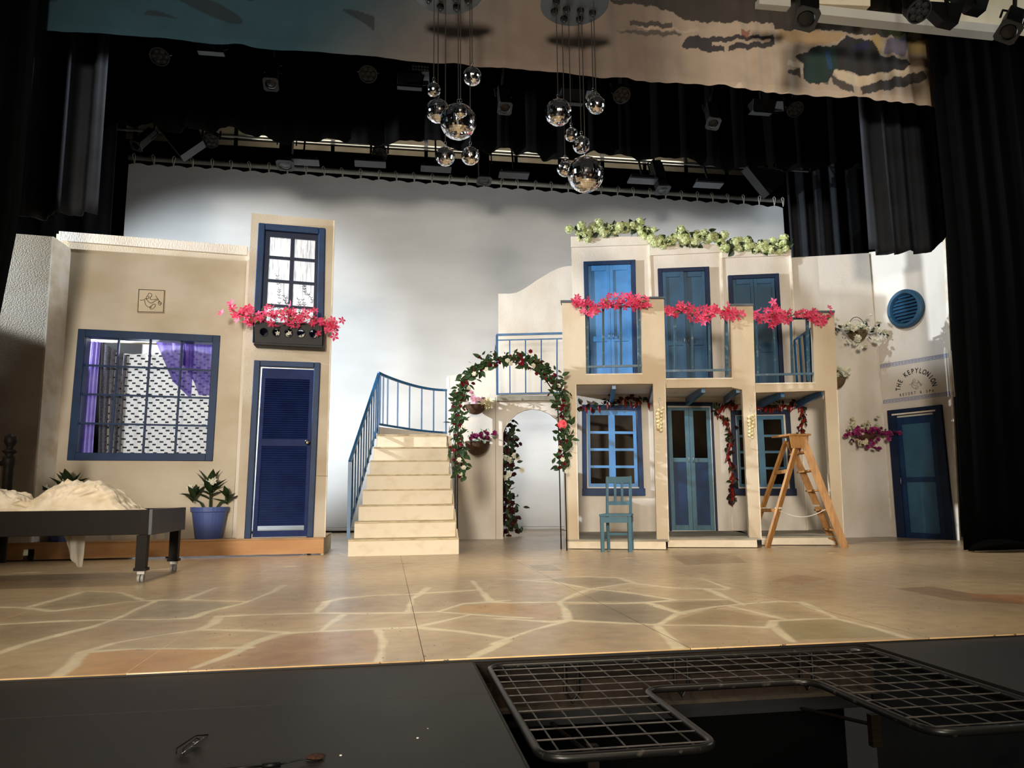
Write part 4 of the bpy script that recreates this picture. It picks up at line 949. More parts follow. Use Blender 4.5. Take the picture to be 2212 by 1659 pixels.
# ------------------------------------------------------------------ RIGHT HOUSE: front balcony frames
PF = [Plane((2.3, 9.98), (3.65, 9.60)), Plane((3.65, 9.86), (4.95, 9.50)), Plane((5.0, 10.05), (6.3, 9.70))]
FR = [  # outer post, inner post, beam, caps
 dict(posts=[[(1213.5, 653), (1263.5, 652), (1266.5, 829), (1218, 831)], [(1386, 644.5), (1434, 643.6), (1439, 829), (1387, 829)]],
      low=[[(1218, 829), (1244.8, 829), (1250.7, 1167.6), (1225, 1167.6)], [(1410.4, 829), (1437.5, 829), (1445.3, 1167.6), (1418.7, 1169)]],
      beam=[(1265, 807.6), (1387.5, 806.2), (1411, 828.5), (1244, 830.4)], caps=[[(1210.5, 648.5), (1264, 648), (1264, 653), (1211, 653)], [(1384.5, 641), (1436, 640.5), (1436, 645), (1385, 645)]],
      bars=[1303.7, 1341.6], ends=[1269, 1381], rail=[(1266, 664), (1386, 661), (1387, 790), (1267, 792.5)]),
 dict(posts=[[(1577, 659.8), (1626.6, 659), (1632, 848), (1581.5, 837)]],
      low=[[(1602.8, 836), (1631.7, 847), (1645.5, 1166), (1619.3, 1166)]],
      beam=[(1438.5, 817.4), (1582.5, 816), (1604, 836), (1439, 838)], caps=[[(1575, 656), (1628, 655.5), (1628, 660), (1575.5, 660.5)]],
      bars=[1459, 1496, 1533], ends=[1570], rail=[(1437, 675), (1579, 672), (1581, 799), (1438, 801.5)]),
 dict(posts=[[(1755.5, 677), (1802, 674.4), (1809, 844), (1760.5, 844)]],
      low=[[(1781.8, 843), (1809, 843), (1823.6, 1160), (1799.7, 1160)]],
      beam=[(1632, 827.7), (1761, 825.8), (1782.5, 843.5), (1632.5, 848.2)], caps=[[(1753.5, 671), (1803.5, 670.5), (1803.5, 675), (1754, 675.5)]],
      bars=[1637, 1675, 1711.5], ends=[1746.6], rail=[(1628, 690), (1758, 687), (1761, 807), (1632, 810)])]
lab3 = ['left balcony front of the right house, cream posts and beam with a barred opening', 'middle balcony front of the right house, cream post and beam beside the glazed doors', 'right balcony front of the right house, cream post and beam behind the ladder']
lips = []
for k, F in enumerate(FR):
    pl = PF[k]; zc = pl.p(*F['low'][0][3])
    g = thing('balcony_front', lab3[k], 'balcony', (zc.x, zc.y, zc.z))
    for i, (a, b) in enumerate(zip(F['posts'], F['low'])):
        pp = [a[0], a[1], b[1], b[2], b[3], b[0]] if True else a
        # wide upper part with narrow foot: the beam side steps in
        pp = [a[0], a[1], a[2], b[1], b[2], b[3], b[0], a[3]]
        MB().prism([pl.p(x, y) for x, y in a], -pl.n*.11).build('post', CREAM, g)
        MB().prism([pl.p(x, y, -.001) for x, y in b], -pl.n*.11).build('post', CREAM, g)
        q = [pl.p(x, y) for x, y in b]; MB().prism([q[1], q[2], q[2]+(q[3]-q[2])*.06, q[1]+(q[0]-q[1])*.06], pl.n*.003).build('edge_strip', EDGE, g)
        c = [pl.p(x, y, .03) for x, y in F['caps'][i]]; MB().prism(c, -pl.n*.17).build('cap', SLATE, g)
    bq = [pl.p(x, y, -.0005) for x, y in F['beam']]
    MB().prism(bq, -pl.n*.11).build('beam', CREAM, g)
    MB().prism([bq[0]+pl.n*.006, bq[1]+pl.n*.006, bq[1]+pl.n*.006-Vector((0, 0, .015)), bq[0]+pl.n*.006-Vector((0, 0, .015))], -pl.n*.12).build('sill_strip', EDGE, g)
    Qr = Quad(pl, F['rail'], -.05)
    bal = MB().bar(Qr.pt(0, 0), Qr.pt(1, 0), .03, .03).build('handrail', RAILG, g)
    MB().bar(Qr.pt(0, 1), Qr.pt(1, 1), .025, .03).build('bottom_rail', RAILG, g)
    x0, x1 = F['rail'][3][0], F['rail'][2][0]
    for j, bx in enumerate(F['bars']+F['ends']):
        u = (bx-x0)/(x1-x0); wd = .03 if bx in F['bars'] else .04
        MB().bar(Qr.pt(u, 0), Qr.pt(u, 1.0 if bx in F['bars'] else 1.12), wd, wd*.6).build('baluster', RAILG, g)
    # soffit with blue raking brackets and the floor of the balcony
    bx0 = [1239, 1425, 1615][k]; bx1 = [1425, 1612, 1760][k]; by0 = [853, 859, 864.5][k]; by1 = [852.5, 858, 862][k]
    a0, a1 = pl.p(F['beam'][3][0]-12, F['beam'][3][1]-1, -.1), pl.p(F['beam'][2][0]+10, F['beam'][2][1]-1, -.1)
    r0, r1 = PB.p(bx0, by0), PB.p(bx1, by1)
    sf = MB().prism([a0, a1, r1, r0], (0, 0, .02)).build('soffit', PALE, g)
    for (tx, ty, bx_, by_) in ([(1326, 830, 1320, 861), (1414, 829, 1404, 862)], [(1519, 838, 1484, 866), (1594, 838, 1566, 862)], [(1690, 848, 1640, 872), (1778, 844, 1722, 872)])[k]:
        p0 = pl.p(tx, ty, -.12); p1 = PB.p(bx_, by_, .05)
        MB().bar(p0+Vector((0, 0, -.01)), p1+Vector((0, 0, -.02)), .05, .11).build('bracket', RAIL, g)
    # porch deck on the floor
o_ = []
for k, (fa, fb, lab) in enumerate((((1226, 1186.3), (1438.7, 1188.3), 'low cream porch step under the left balcony'), ((1443, 1183.5), (1636, 1184), 'low cream porch step in front of the glazed doors'), ((1646, 1178.5), (1805, 1178.5), 'low cream porch step behind the ladder'))):
    a = fl(*fa); b = fl(*fb); zt = .125
    n_ = PF[k].n; ra = PB.p([1249, 1428, 1584][k], 1149); rb = PB.p([1428, 1584, 1762][k], 1147)
    ra.z = rb.z = zt; back = [rb+Vector((.15, .1, 0)), ra+Vector((0, .1, 0))]
    g = thing('porch_step', lab, 'platform', (a+b)/2)
    MB().prism([a+Vector((0, 0, .01)), b+Vector((0, 0, .01)), b+Vector((0, 0, zt-.02)), a+Vector((0, 0, zt-.02))], (.01, .03, 0)).build('fascia', STEPM, g)
    top = [a+Vector((-.02, -.02, zt)), b+Vector((.02, -.02, zt))]+back
    MB().prism(top, (0, 0, -.02)).build('deck_board', DECKG, g)
# little stair railing seen at the right end of the balcony
sr = thing('side_stair_railing', 'short sloping blue railing behind the right balcony bars', 'railing', PB.p(1736, 830, .3))
p0 = PB.p(1716, 735, .5); p1 = PB.p(1758, 705, .5)
MB().bar(p0, p1, .03, .03).build('handrail', RAIL, sr)
for i in range(5):
    t = i/4; p = p0.lerp(p1, t); MB().bar(p, Vector((p.x, p.y, PB.p(1730, 835, .5).z)), .025, .025).build('baluster', RAIL, sr)

# ------------------------------------------------------------------ RIGHT WALLS
PR2 = Plane((7.78, 11.04), (8.16, 9.79))
r1 = thing('scenery_flat', 'plain beige wall flat right of the balconies carrying three flower baskets', 'wall panel', PR1.p(1850, 1161))
MB().prism([PR1.p(x, y) for x, y in [(1700, 557), (1877, 546.5), (1926, 1159.5), (1732, 1164)]], -PR1.n*.04).build('wall_panel', PALE, r1)
r2 = thing('scenery_flat', 'angled white wall flat with the round vent, hotel lettering and slate blue door', 'wall panel', PR2.p(2000, 1165))
MB().prism([PR2.p(x, y) for x, y in [(1877, 545), (2040, 522), (2071.5, 1169), (1926, 1159.5)]], -PR2.n*.04).build('wall_panel', PALE, r2)
MB().prism([PR2.p(x, y, .004) for x, y in [(1877, 545), (1879.5, 545), (1928.5, 1159.5), (1926, 1159.5)]], -PR2.n*.004).build('edge_strip', EDGE, r2)
MB().prism([PR2.p(x, y, .01) for x, y in [(2030.5, 398), (2036.5, 397), (2073, 1168), (2068.5, 1168)]], -PR2.n*.03).build('upright_batten', EDGE, r2)
Qd = Quad(PR2, [(1920.5, 887), (2036.5, 874.4), (2066, 1169.2), (1942.4, 1161.3)])
df = Qd.frame(MB(), .15, .05, .05, 0, bot=False).build('door_frame', NAVYD, r2, bevel=.006)
ql = Qd.sub(.13, .87, .065, 1, 0)
d = MB(); ql.cell(d, 0, .14, 0, 1, .03, 0); ql.cell(d, .86, 1, 0, 1, .03, 0)
for a, b in ((0, .06), (.50, .54), (.95, 1)): ql.cell(d, .14, .86, a, b, .03, 0)
dl = d.build('door', NAVY, r2, bevel=.003)
for a, b in ((.06, .50), (.54, .95)): ql.cell(MB(), .14, .86, a, b, .012, 0).build('panel', mat('slate_door_panel', '35607a', .5, '2e5670', 4), dl)
p = ql.pt(.05, .53, .03); MB().tube([p+Vector((0, 0, .05)), p+PR2.n*.03+Vector((0, 0, .04)), p+PR2.n*.03-Vector((0, 0, .04)), p-Vector((0, 0, .05))], .007, 6).build('handle', GREYM, dl, smooth=True)
Qd.cell(MB(), .09, .9, .033, .045, .055, .04).build('painted_gap_light', EDGE, r2)  # pale strip painted as light coming through the gap above the door
# round louvred vent
vc = PR2.p(1959.5, 667.5); VR = (PR2.p(1959, 709)-PR2.p(1959, 626)).length/2
vt = thing('round_vent', 'round blue louvred vent window high on the angled right wall', 'vent', vc-Vector((0, 0, VR)))
MB().lathe(vc, [(VR, 0), (VR, .07), (VR*.93, .09), (VR*.80, .09), (VR*.75, .06), (VR*.72, .03), (VR*.72, 0)], 40, PR2.n, capb=False, capt=False).build('frame_ring', BLUED, vt, smooth=False)
MB().lathe(vc+PR2.n*.008, [(VR*.74, 0), (VR*.74, .004)], 32, PR2.n).build('back_plate', NAVYD, vt)
for i in range(8):
    h = VR*.72*(-1+2*(i+.5)/8); hw = math.sqrt(max((VR*.72)**2-h*h, 0)); z = Vector((0, 0, h))
    a_ = vc+z+PR2.u*-hw; b_ = vc+z+PR2.u*hw
    MB().prism([a_+PR2.n*.015+Vector((0, 0, VR*.09)), b_+PR2.n*.015+Vector((0, 0, VR*.09)), b_+PR2.n*.05-Vector((0, 0, VR*.05)), a_+PR2.n*.05-Vector((0, 0, VR*.05))], PR2.n*.006).build('louvre_slat', BLUED, vt)
# sign lettering
sg = thing('hotel_sign', 'white sign board lettered THE KEPYLONION RESORT & SPA between blue key borders', 'sign', PR2.p(1985, 872))
Qg = Quad(PR2, [(1899, 783), (2055, 757), (2063.5, 857), (1906.5, 877)], .006)
gm = MB(); Qg.cell(gm, 0, 1, 0, 1, 0, -.006); gm.build('board', PALE, sg)
def strip_key(v0, v1):
    mb = MB(); n = 21
    def P(u, v): return Qg.pt(.02+.96*u, v0+(v1-v0)*v, .002)
    def seg(a, b):
        A_, B_ = P(*a), P(*b); mb.bar(A_, B_, .0045, .002, up=PR2.n)
    seg((0, 0), (1, 0)); seg((0, 1), (1, 1)); seg((0, 0), (0, 1)); seg((1, 0), (1, 1))
    for i in range(n):
        u = i/n; w_ = 1/n
        pts = [(u+.12*w_, .88), (u+.12*w_, .2), (u+.9*w_, .2), (u+.9*w_, .72), (u+.42*w_, .72), (u+.42*w_, .46), (u+.66*w_, .46)]
        for a, b in zip(pts[:-1], pts[1:]): seg(a, b)
    mb.build('key_border', INKB, sg)
strip_key(.055, .135); strip_key(.875, .955)
def letters(txt, place, size, name, bold=.0):
    mb = MB()
    for ch, (cx_, cy_, ang) in zip(txt, place):
        if ch == ' ': continue
        cu = bpy.data.curves.new('t', 'FONT'); cu.body = ch; cu.size = 1; cu.align_x = 'CENTER'; cu.offset = bold; cu.resolution_u = 3
        ob = bpy.data.objects.new('t', cu); me = ob.to_mesh(); vs = [v.co.copy() for v in me.vertices]; fs = [tuple(p.vertices) for p in me.polygons]
        ob.to_mesh_clear(); bpy.data.objects.remove(ob); bpy.data.curves.remove(cu)
        ca, sa = math.cos(ang), math.sin(ang); out = []
        for v in vs:
            x, y = v.x*size*.72, -v.y*size*1.02; X_ = cx_+x*ca-y*sa; Y_ = cy_+x*sa+y*ca
            out.append(Qg.pt(X_/355., Y_/230., .0025))
        mb.add(out, fs)
    mb.build(name, INK, sg, fix=False)
T1 = 'THE KEPYLONION'; ARC = []
for i in range(len(T1)):
    a = math.radians(172-164*i/(len(T1)-1)); ARC.append((177-math.cos(PI-a)*-1*-78*-1 if False else 177+78*math.cos(a), 168-84*math.sin(a), PI/2-a))
letters(T1, ARC, 34, 'arched_lettering', .022)
T2 = 'RESORT & SPA'
letters(T2, [(177+(i-5.5)*14.4, 191-2.5*math.sin(PI*(i+.5)/12)+2, 0) for i in range(12)], 19, 'lower_lettering', .018)
bird(MB(), lambda x, y: Qg.pt((177+(x-128)*.31)/355., (140+(y-108)*.36)/230., .003), .0022).build('bird_drawing', INK, sg)

# ------------------------------------------------------------------ garlands on the right house
c5 = lambda l: [(1000+x*.22603, 540+y*.22603) for x, y in l]
c6 = lambda l: [(1200+x*.28029, 460+y*.28029) for x, y in l]
c7 = lambda l: [(1200+x*.29837, 820+y*.29837) for x, y in l]
GP = c5([(1065, 500), (1150, 500), (1200, 560), (1240, 600), (1290, 560), (1370, 500), (1420, 540), (1480, 500), (1530, 510), (1590, 460), (1640, 530), (1700, 500), (1780, 515)])
garland('bougainvillea_garland', 'pink bougainvillea garland on the left balcony opening, before the bright blue doors', 'garland', PP(PF[0], GP, .08), 100, 26, .068, .060, .06, STAR, PINK, LEAFY)
GP = c6([(840, 725), (900, 770), (1000, 740), (1080, 770), (1140, 800), (1200, 760), (1300, 755), (1410, 782)])
garland('bougainvillea_garland', 'pink bougainvillea garland along the middle balcony opening between two capped posts', 'garland', PP(PF[1], GP, .08), 100, 22, .068, .060, .06, STAR, PINK, LEAFY)
GP = c6([(1525, 790), (1600, 810), (1680, 800), (1690, 850), (1710, 800), (1672, 735), (1720, 790), (1800, 795), (1900, 770), (1950, 785), (2040, 810), (2110, 790)])
garland('bougainvillea_garland', 'pink bougainvillea garland on the right balcony, with one raised clump', 'garland', PP(PF[2], GP, .08), 105, 22, .065, .060, .06, STAR, PINK, LEAFY)
for pts, lab, pl_n, nb in ((c6([(165, 120), (200, 165), (260, 165), (320, 130), (380, 120), (440, 145), (500, 120), (560, 105), (600, 85), (640, 110), (700, 145), (738, 165)]), 'highest lime-white hydrangea garland, on top of the left upper wall', .06, 34),
    (c6([(740, 230), (800, 225), (850, 200), (900, 215), (960, 150), (1000, 180), (1020, 240), (1080, 185), (1150, 190), (1220, 195), (1280, 190)]), 'lime-white hydrangea garland along the middle upper wall', .06, 34),
    (c6([(1285, 230), (1330, 262), (1390, 260), (1440, 245), (1500, 270), (1560, 270), (1620, 262), (1700, 255), (1770, 225), (1792, 255)]), 'lowest and thinnest lime-white hydrangea garland, on the right upper wall', .06, 27)):
    garland('hydrangea_garland', lab, 'garland', PP(PB, pts, pl_n), int(nb*1.4), 70, .075, .075, .11, HEAD, HYD, LEAFD, bname='flower_head', lmb=LFW)
def pepper_mb():
    mb = MB(); mb.tube([(0, 0, 0), (0, 0, -.35), (.05, 0, -.7), (.14, 0, -1)], [.12, .17, .12, .01], 7); return mb
PEP = pepper_mb()
def chilli(name_lab, pl, pts, npep, nleaf, n=.12, r=.03, ls=.09):
    P = PP(pl, pts, n); c = sum(P, Vector())/len(P)
    g = thing('chilli_garland', name_lab, 'garland', (c.x, c.y, min(p.z for p in P)))
    MB().tube(P, .005, 5).build('stem', LEAFD, g)
    me = proto(PEP, 'chilli', CHILI); ml = proto(LFW, 'leaf', LEAFD); mm = proto(LFW, 'leaf', MAROON)
    for i in range(npep):
        p = pathpt(P, (i+RND.random())/npep); M = Matrix.Translation(p) @ Matrix.Rotation(RND.uniform(-.6, .6), 4, 'Y') @ Matrix.Rotation(RND.uniform(0, 6), 4, 'Z') @ Matrix.Scale(RND.uniform(.08, .14), 4)
        inst('chilli', me, M, g)
    for i in range(nleaf):
        p = pathpt(P, RND.random())+Vector((RND.gauss(0, r), RND.gauss(0, r*.5), RND.gauss(0, r))); inst('leaf', ml if RND.random() < .55 else mm, rmat(p, ls*RND.uniform(.7, 1.2), None, 1.3), g)
chilli('thin chilli and vine garland over the left lower window', PB, c7([(165, 165), (200, 190), (230, 205), (270, 200), (340, 185), (390, 155), (440, 145), (520, 140), (560, 170), (620, 150), (690, 165)]), 12, 44, .1)
chilli('chilli garland bunched then hanging in a long tail left of the right lower window', PB, c7([(1340, 180), (1290, 185), (1240, 175), (1200, 190), (1165, 220), (1200, 260), (1235, 290), (1262, 360), (1270, 420), (1255, 480), (1235, 530), (1262, 600), (1280, 680), (1285, 760), (1290, 840), (1270, 885)]), 34, 80, .1)
chilli('chilli garland over the right lower window, hanging down behind the ladder top', PB, c7([(1455, 190), (1520, 195), (1580, 190), (1650, 180), (1700, 190), (1750, 180), (1790, 215), (1795, 280), (1780, 330), (1790, 380), (1765, 430), (1770, 480)]), 30, 64, .1)
def garlic(lab, pl, x, y0, y1):
    a = pl.p(x, y0, .02); b = pl.p(x, y1, .03)
    g = thing('garlic_braid', lab, 'garlic', b)
    MB().tube([a+Vector((0, 0, 0)), a+Vector((-.012, -.01, -.03)), a+Vector((.008, -.01, -.08)), a.lerp(b, .35), b], .007, 5).tube([a+Vector((.02*math.cos(t), -.01, .02*math.sin(t))) for t in [i*PI/5 for i in range(10)]], .003, 4, closed=True).build('braid', ROPE, g)
    me = proto(MB().lathe((0, 0, 0), [(.1, -.9), (.6, -.8), (1, -.3), (.85, .25), (.35, .7), (.12, 1.1)], 10), 'bulb', GARL)
    for i in range(13):
        t = .3+.7*i/12; p = a.lerp(b, t)+Vector((.032*(-1)**i*RND.uniform(.5, 1.1)*(1.25-t*.6), -.02, 0))
        inst('bulb', me, rmat(p, .026*RND.uniform(.85, 1.15), (0, -.5, 1), .5), g)
garlic('garlic braid hanging on the post left of the glazed doors', PF[0], 1424.5, 862, 929)
garlic('garlic braid hanging on the post left of the ladder', PF[1], 1621.5, 878, 944)

# ------------------------------------------------------------------ CHAIR
ch = thing('dining_chair', 'blue-grey painted wooden slat-back chair in front of the left lower window', 'chair', (2.87, 9.49, 0))
fx = Vector((.865, -.50, 0)); fb_ = Vector((.42, .905, 0)); FLp = Vector((2.645, 9.42, 0))
def cp(u, v, z): return FLp+fx*u+fb_*v+Vector((0, 0, z))
CW, CD = .345, .36
for u, v in ((0, 0), (CW, 0)): MB().bar(cp(u, v, 0), cp(u, v, .43), .04, .04).build('leg', TEAL, ch)
for u in (0.02, CW-.02):
    MB().bar(cp(u, CD, 0), cp(u, CD-.03, .45), .035, .035).build('leg', TEAL, ch)
    MB().bar(cp(u, CD-.03, .45), cp(u, CD+.04, .93), .03, .03).build('back_post', TEAL, ch)
MB().prism([cp(-.03, -.03, .43), cp(CW+.03, -.03, .43), cp(CW+.01, CD, .43), cp(-.01, CD, .43)], (0, 0, .03)).build('seat', TEAL, ch, bevel=.008)
MB().bar(cp(0, -.005, .39), cp(CW, -.005, .39), .02, .07).build('apron', TEAL, ch)
MB().bar(cp(0, 0.02, .39), cp(0, CD-.03, .39), .02, .06).bar(cp(CW, 0.02, .39), cp(CW, CD-.03, .39), .02, .06).build('apron', TEAL, ch)
MB().bar(cp(0.01, CD-.02, .20), cp(CW-.01, CD-.02, .20), .018, .03).build('stretcher', TEAL, ch)
MB().bar(cp(0, 0, .16), cp(0, CD, .16), .018, .03).bar(cp(CW, 0, .16), cp(CW, CD, .16), .018, .03).build('stretcher', TEAL, ch)
MB().bar(cp(.02, CD+.036, .885), cp(CW-.02, CD+.036, .885), .02, .085).build('top_rail', TEAL, ch, bevel=.004)
MB().bar(cp(.02, CD-.005, .59), cp(CW-.02, CD-.005, .59), .02, .05).build('back_rail', TEAL, ch)
for u in (.125, .215): MB().bar(cp(u, CD-.005, .60), cp(u, CD+.03, .86), .03, .014).build('back_slat', TEAL, ch)

# ------------------------------------------------------------------ LADDER
ld = thing('stepladder', 'honey wood double-sided stepladder in front of the right porch', 'ladder', (5.3, 9.5, 0))
def lp(px, py, y): return at(px, py, y)
Af = Vector((4.83, 9.43, 0)); Cf = Vector((5.73, 9.13, 0)); Df = Vector((5.88, 9.60, 0)); Bf = Vector((4.98, 10.02, 0))
Bf = Vector((4.86, 9.98, 0))
ap1 = Vector((5.30, 9.30, 1.40)); ap2 = Vector((5.25, 9.56, 1.38))
LW, LT = .075, .03
stA = MB().bar(Af, ap1+Vector((-.01, 0, 0)), LT, LW+.02, up=(1, .5, .3)).build('side_rail', OAK, ld)
stC = MB().bar(Cf, ap1+Vector((.02, -.03, .01)), LT, LW+.02, up=(1, -.5, .3)).build('side_rail', OAK, ld)
MB().bar(Bf, ap2, LT, LW+.01, up=(1, .5, .3)).build('side_rail', OAK, ld)
MB().bar(Df, ap2+Vector((.03, -.02, 0)), LT, LW+.01, up=(1, -.5, .3)).build('side_rail', OAK, ld)
for i, t in enumerate((.16, .34, .52, .70, .87)):
    a = Cf.lerp(ap1, t); b = Df.lerp(ap2, t); MB().bar(a, b, .11, .022, up=(0, 0, 1)).build('tread', OAK, ld)
    a = Af.lerp(ap1, t); b = Bf.lerp(ap2, t)
    if i in (1, 3): MB().bar(a, b, .045, .045, up=(0, 0, 1)).build('rung', OAK, ld)
MB().prism([(5.12, 9.22, 1.43), (5.42, 9.22, 1.43), (5.40, 9.66, 1.43), (5.10, 9.66, 1.43)], (0, 0, .025)).build('top_board', OAK, ld)
MB().prism([(5.16, 9.25, 1.27), (5.38, 9.25, 1.27), (5.40, 9.25, 1.43), (5.14, 9.25, 1.43)], (0, .02, 0)).build('top_bracket', OAK, ld)
MB().cyl(ap1+Vector((-.04, -.04, -.03)), ap1+Vector((.06, .0, -.03)), .012, 8).build('hinge_pin', GREYM, ld)
pa = Af.lerp(ap1, .34); pc = Cf.lerp(ap1, .36); P = [pa.lerp(pc, t)+Vector((0, 0, -.10*math.sin(PI*t))) for t in [i/12 for i in range(13)]]
MB().tube(P, .005, 5).build('tie_rope', ROPE, ld)
for q in (Af.lerp(ap1, .36), Bf.lerp(ap2, .36), Df.lerp(ap2, .38)): MB().tube([q+Vector((.045*math.cos(t), .03*math.sin(t), 0)) for t in [i*PI/6 for i in range(12)]], .012, 5, closed=True).build('rope_knot', ROPE, ld)

# ------------------------------------------------------------------ DRAPES AND BORDERS
def drape(name, label, x0, x1, y, z0, z1, amp=.10, wl=.28, m_=BLACKC, cat='curtain', xb=None, hem=None, seed=0, nx=None, flare=0, yb=None, lean=0):
    rr = random.Random(seed); n = nx or int((x1-x0)/.035); ph = [rr.uniform(0, 6) for _ in range(6)]; rows = []
    nv = 26
    for j in range(nv+1):
        v = j/nv; z = z1+(z0-z1)*v; r = []
        for i in range(n+1):
            s = x0+(x1-x0)*i/n
            f = math.sin(s*2*PI/wl+ph[0]+.8*math.sin(s*1.9+ph[1])+.25*math.sin(v*3+s))+.35*math.sin(s*2*PI/(wl*.43)+ph[2]+v)
            a = amp*(.75+.35*math.sin(s*1.3+ph[3]))
            zz = z+((hem(s) if hem else 0)*v)
            xx = s+(xb(zz)*(1-i/n if xb else 0) if xb else 0)
            xx += lean*max(0, 3.6-zz)
            r.append(Vector((xx, y+a*f+(yb(s) if yb else 0)-flare*max(0, v-.9)*6, zz)))
        rows.append(r)
    o = MB().grid(rows).build(name, m_, smooth=True, fix=False)
    md = o.modifiers.new('cloth', 'SOLIDIFY'); md.thickness = .008
    return tag(o, label, cat)
drape('stage_curtain', 'floor-length black velvet-like curtain pooling on the floor at far right', 6.88, 9.9, 8.25, .012, 9.4, .10, .30, seed=1, lean=-.05)
puddle = MB().grid([[Vector((6.66+.75*i/30, 8.15-.30*math.sin(PI*j/8)*(math.sin(PI*(i+1)/32)**.5)-(.0), .01+.13*math.sin(PI*i/30)**.5*max(0, math.cos(PI/2*j/8)))) for i in range(31)] for j in range(9)])
tag(puddle.build('curtain_bundle', BLACKC, smooth=True, fix=False), 'bundled black cloth lying at the foot of the right curtain', 'curtain')
drape('stage_curtain', 'full-height black curtain along the left edge of the stage', -8.8, -3.72, 8.3, .02, 9.4, .09, .34, seed=2, yb=None, lean=-.10)
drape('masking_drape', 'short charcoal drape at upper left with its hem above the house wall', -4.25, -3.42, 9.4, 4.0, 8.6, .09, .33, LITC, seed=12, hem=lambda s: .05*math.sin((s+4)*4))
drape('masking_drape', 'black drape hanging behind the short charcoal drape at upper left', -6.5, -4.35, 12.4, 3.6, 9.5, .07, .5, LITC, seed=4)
drape('masking_drape', 'black drape covering the left edge of the cyclorama', -7.5, -4.86, 14.4, .01, 10.0, .05, .4, BLACKC, seed=5)
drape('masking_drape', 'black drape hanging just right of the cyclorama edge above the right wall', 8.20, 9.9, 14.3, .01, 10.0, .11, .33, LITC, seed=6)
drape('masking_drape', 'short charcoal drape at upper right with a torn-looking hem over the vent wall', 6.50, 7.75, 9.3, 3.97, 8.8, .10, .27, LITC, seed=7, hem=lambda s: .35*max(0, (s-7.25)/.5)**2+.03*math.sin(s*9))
drape('masking_drape', 'black drape between the cyclorama and the upper right charcoal drape', 8.75, 9.9, 12.9, .01, 9.5, .09, .3, BLACKC, seed=8)
drape('border_curtain', 'wide black border with a wavy hem hiding the lighting pipes', -5.6, 9.6, 11.5, 6.25, 9.9, .10, .52, BLACKC, seed=9, hem=lambda s: .10*math.sin(s*3.1)*math.sin(s*1.3+1)-.09+.0*s)
drape('border_curtain', 'pleated dark border just above the cyclorama pipe', -6.0, 10.0, 16.5, 7.45, 8.22, .04, .14, BLACKC, seed=10)
drape('border_curtain', 'black border above the painted drop at upper right', 2.3, 9.6, 7.95, 6.86, 8.6, .05, .4, BLACKC, seed=13)

# painted drop
DY = 8.45
def dxz(l): return [(at(x, y, DY).x, at(x, y, DY).z) for x, y in l]
c9 = lambda l: dxz([(1472+x*.33759, y*.33759) for x, y in l])
c10 = lambda l: dxz([(1700+x*.23147, y*.23147) for x, y in l])
bl_, br_ = at(88, 62, DY), at(2024, 229, DY); NXD, NZD = 900, 210
polys = [(c9([(0, -80), (1650, -80), (1600, 190), (1300, 240), (1050, 200), (600, 190), (590, 150), (330, 140), (60, 140), (-100, 60), (-500, 0)]), '1c1a16', .9),
 (c9([(620, 190), (1040, 215), (1000, 270), (850, 290), (640, 260)]), 'a8844c', .6), (c10([(790, 340), (900, 350), (860, 520), (800, 450)]), 'b89c60', .8), (c10([(1150, 380), (1360, 380), (1370, 500), (1150, 500)]), 'a8903c', .6),
 (c10([(850, 240), (1300, 200), (1360, 360), (1160, 390), (900, 320)]), '2c3414', .8),
 (c10([(80, 530), (180, 480), (260, 435), (460, 430), (560, 320), (800, 380), (860, 520), (1100, 550), (1160, 600), (1080, 650), (720, 700), (640, 670), (450, 650), (380, 760), (300, 790), (150, 740), (150, 590), (100, 570)]), '14181c', .95),
 (c10([(170, 560), (260, 450), (460, 440), (480, 640), (380, 700), (380, 790), (170, 760)]), '1c3a30', .7), (c10([(345, 480), (400, 470), (430, 640), (380, 640)]), '24486c', .7),
 (c10([(930, 370), (1150, 330), (1100, 520), (900, 500)]), '5c5870', .8), (c10([(640, 400), (760, 380), (780, 450), (660, 460)]), '26264c', .7),
 (c10([(0, 550), (150, 600), (145, 700), (120, 690), (120, 640), (0, 600)]), 'd0c0a8', .8), (c10([(0, 650), (120, 640), (130, 740), (90, 700), (0, 680)]), '2a2624', .9),
 (c10([(430, 660), (720, 700), (900, 690), (1270, 600), (1280, 660), (900, 760), (700, 790), (640, 800), (480, 740)]), 'cdb898', .85),
 (c10([(400, 680), (470, 740), (620, 800), (630, 865), (520, 840), (430, 780)]), '3a3430', .9), (c10([(700, 800), (950, 740), (1270, 660), (1305, 715), (1260, 760), (1000, 830), (720, 870)]), '2c2a2c', .92),
 (c9([(-60, 200), (60, 190), (330, 140), (300, 200), (80, 210)]), 'b09a84', .6), (c9([(30, 235), (590, 225), (600, 290), (560, 300), (200, 330), (60, 310), (0, 300)]), '1c1c24', .92), (c9([(200, 268), (570, 245), (570, 262), (310, 285), (300, 325), (278, 325), (275, 290), (200, 290)]), 'b8a48c', .85),
 (c9([(380, 190), (440, 190), (430, 235), (380, 230)]), '7c3420', .7), (c9([(-330, 130), (-60, 150), (-60, 185), (-330, 160)]), '2c2824', .85), (c9([(-430, 190), (-100, 200), (0, 215), (0, 230), (-250, 225)]), '3c3630', .8), (c9([(-300, 165), (-60, 180), (0, 195), (-200, 192)]), 'a89078', .6)]
me = bpy.data.meshes.new('painted_drop'); zt = 8.6
I, J = np.meshgrid(np.arange(NXD+1)/NXD, np.arange(NZD+1)/NZD)
x = (bl_.x+(br_.x-bl_.x)*I).ravel(); zb = (bl_.z+(br_.z-bl_.z)*I).ravel()
sw_ = [.19, .42, .605, .725, .90]
hem = np.zeros_like(zb); folds = np.zeros_like(zb)
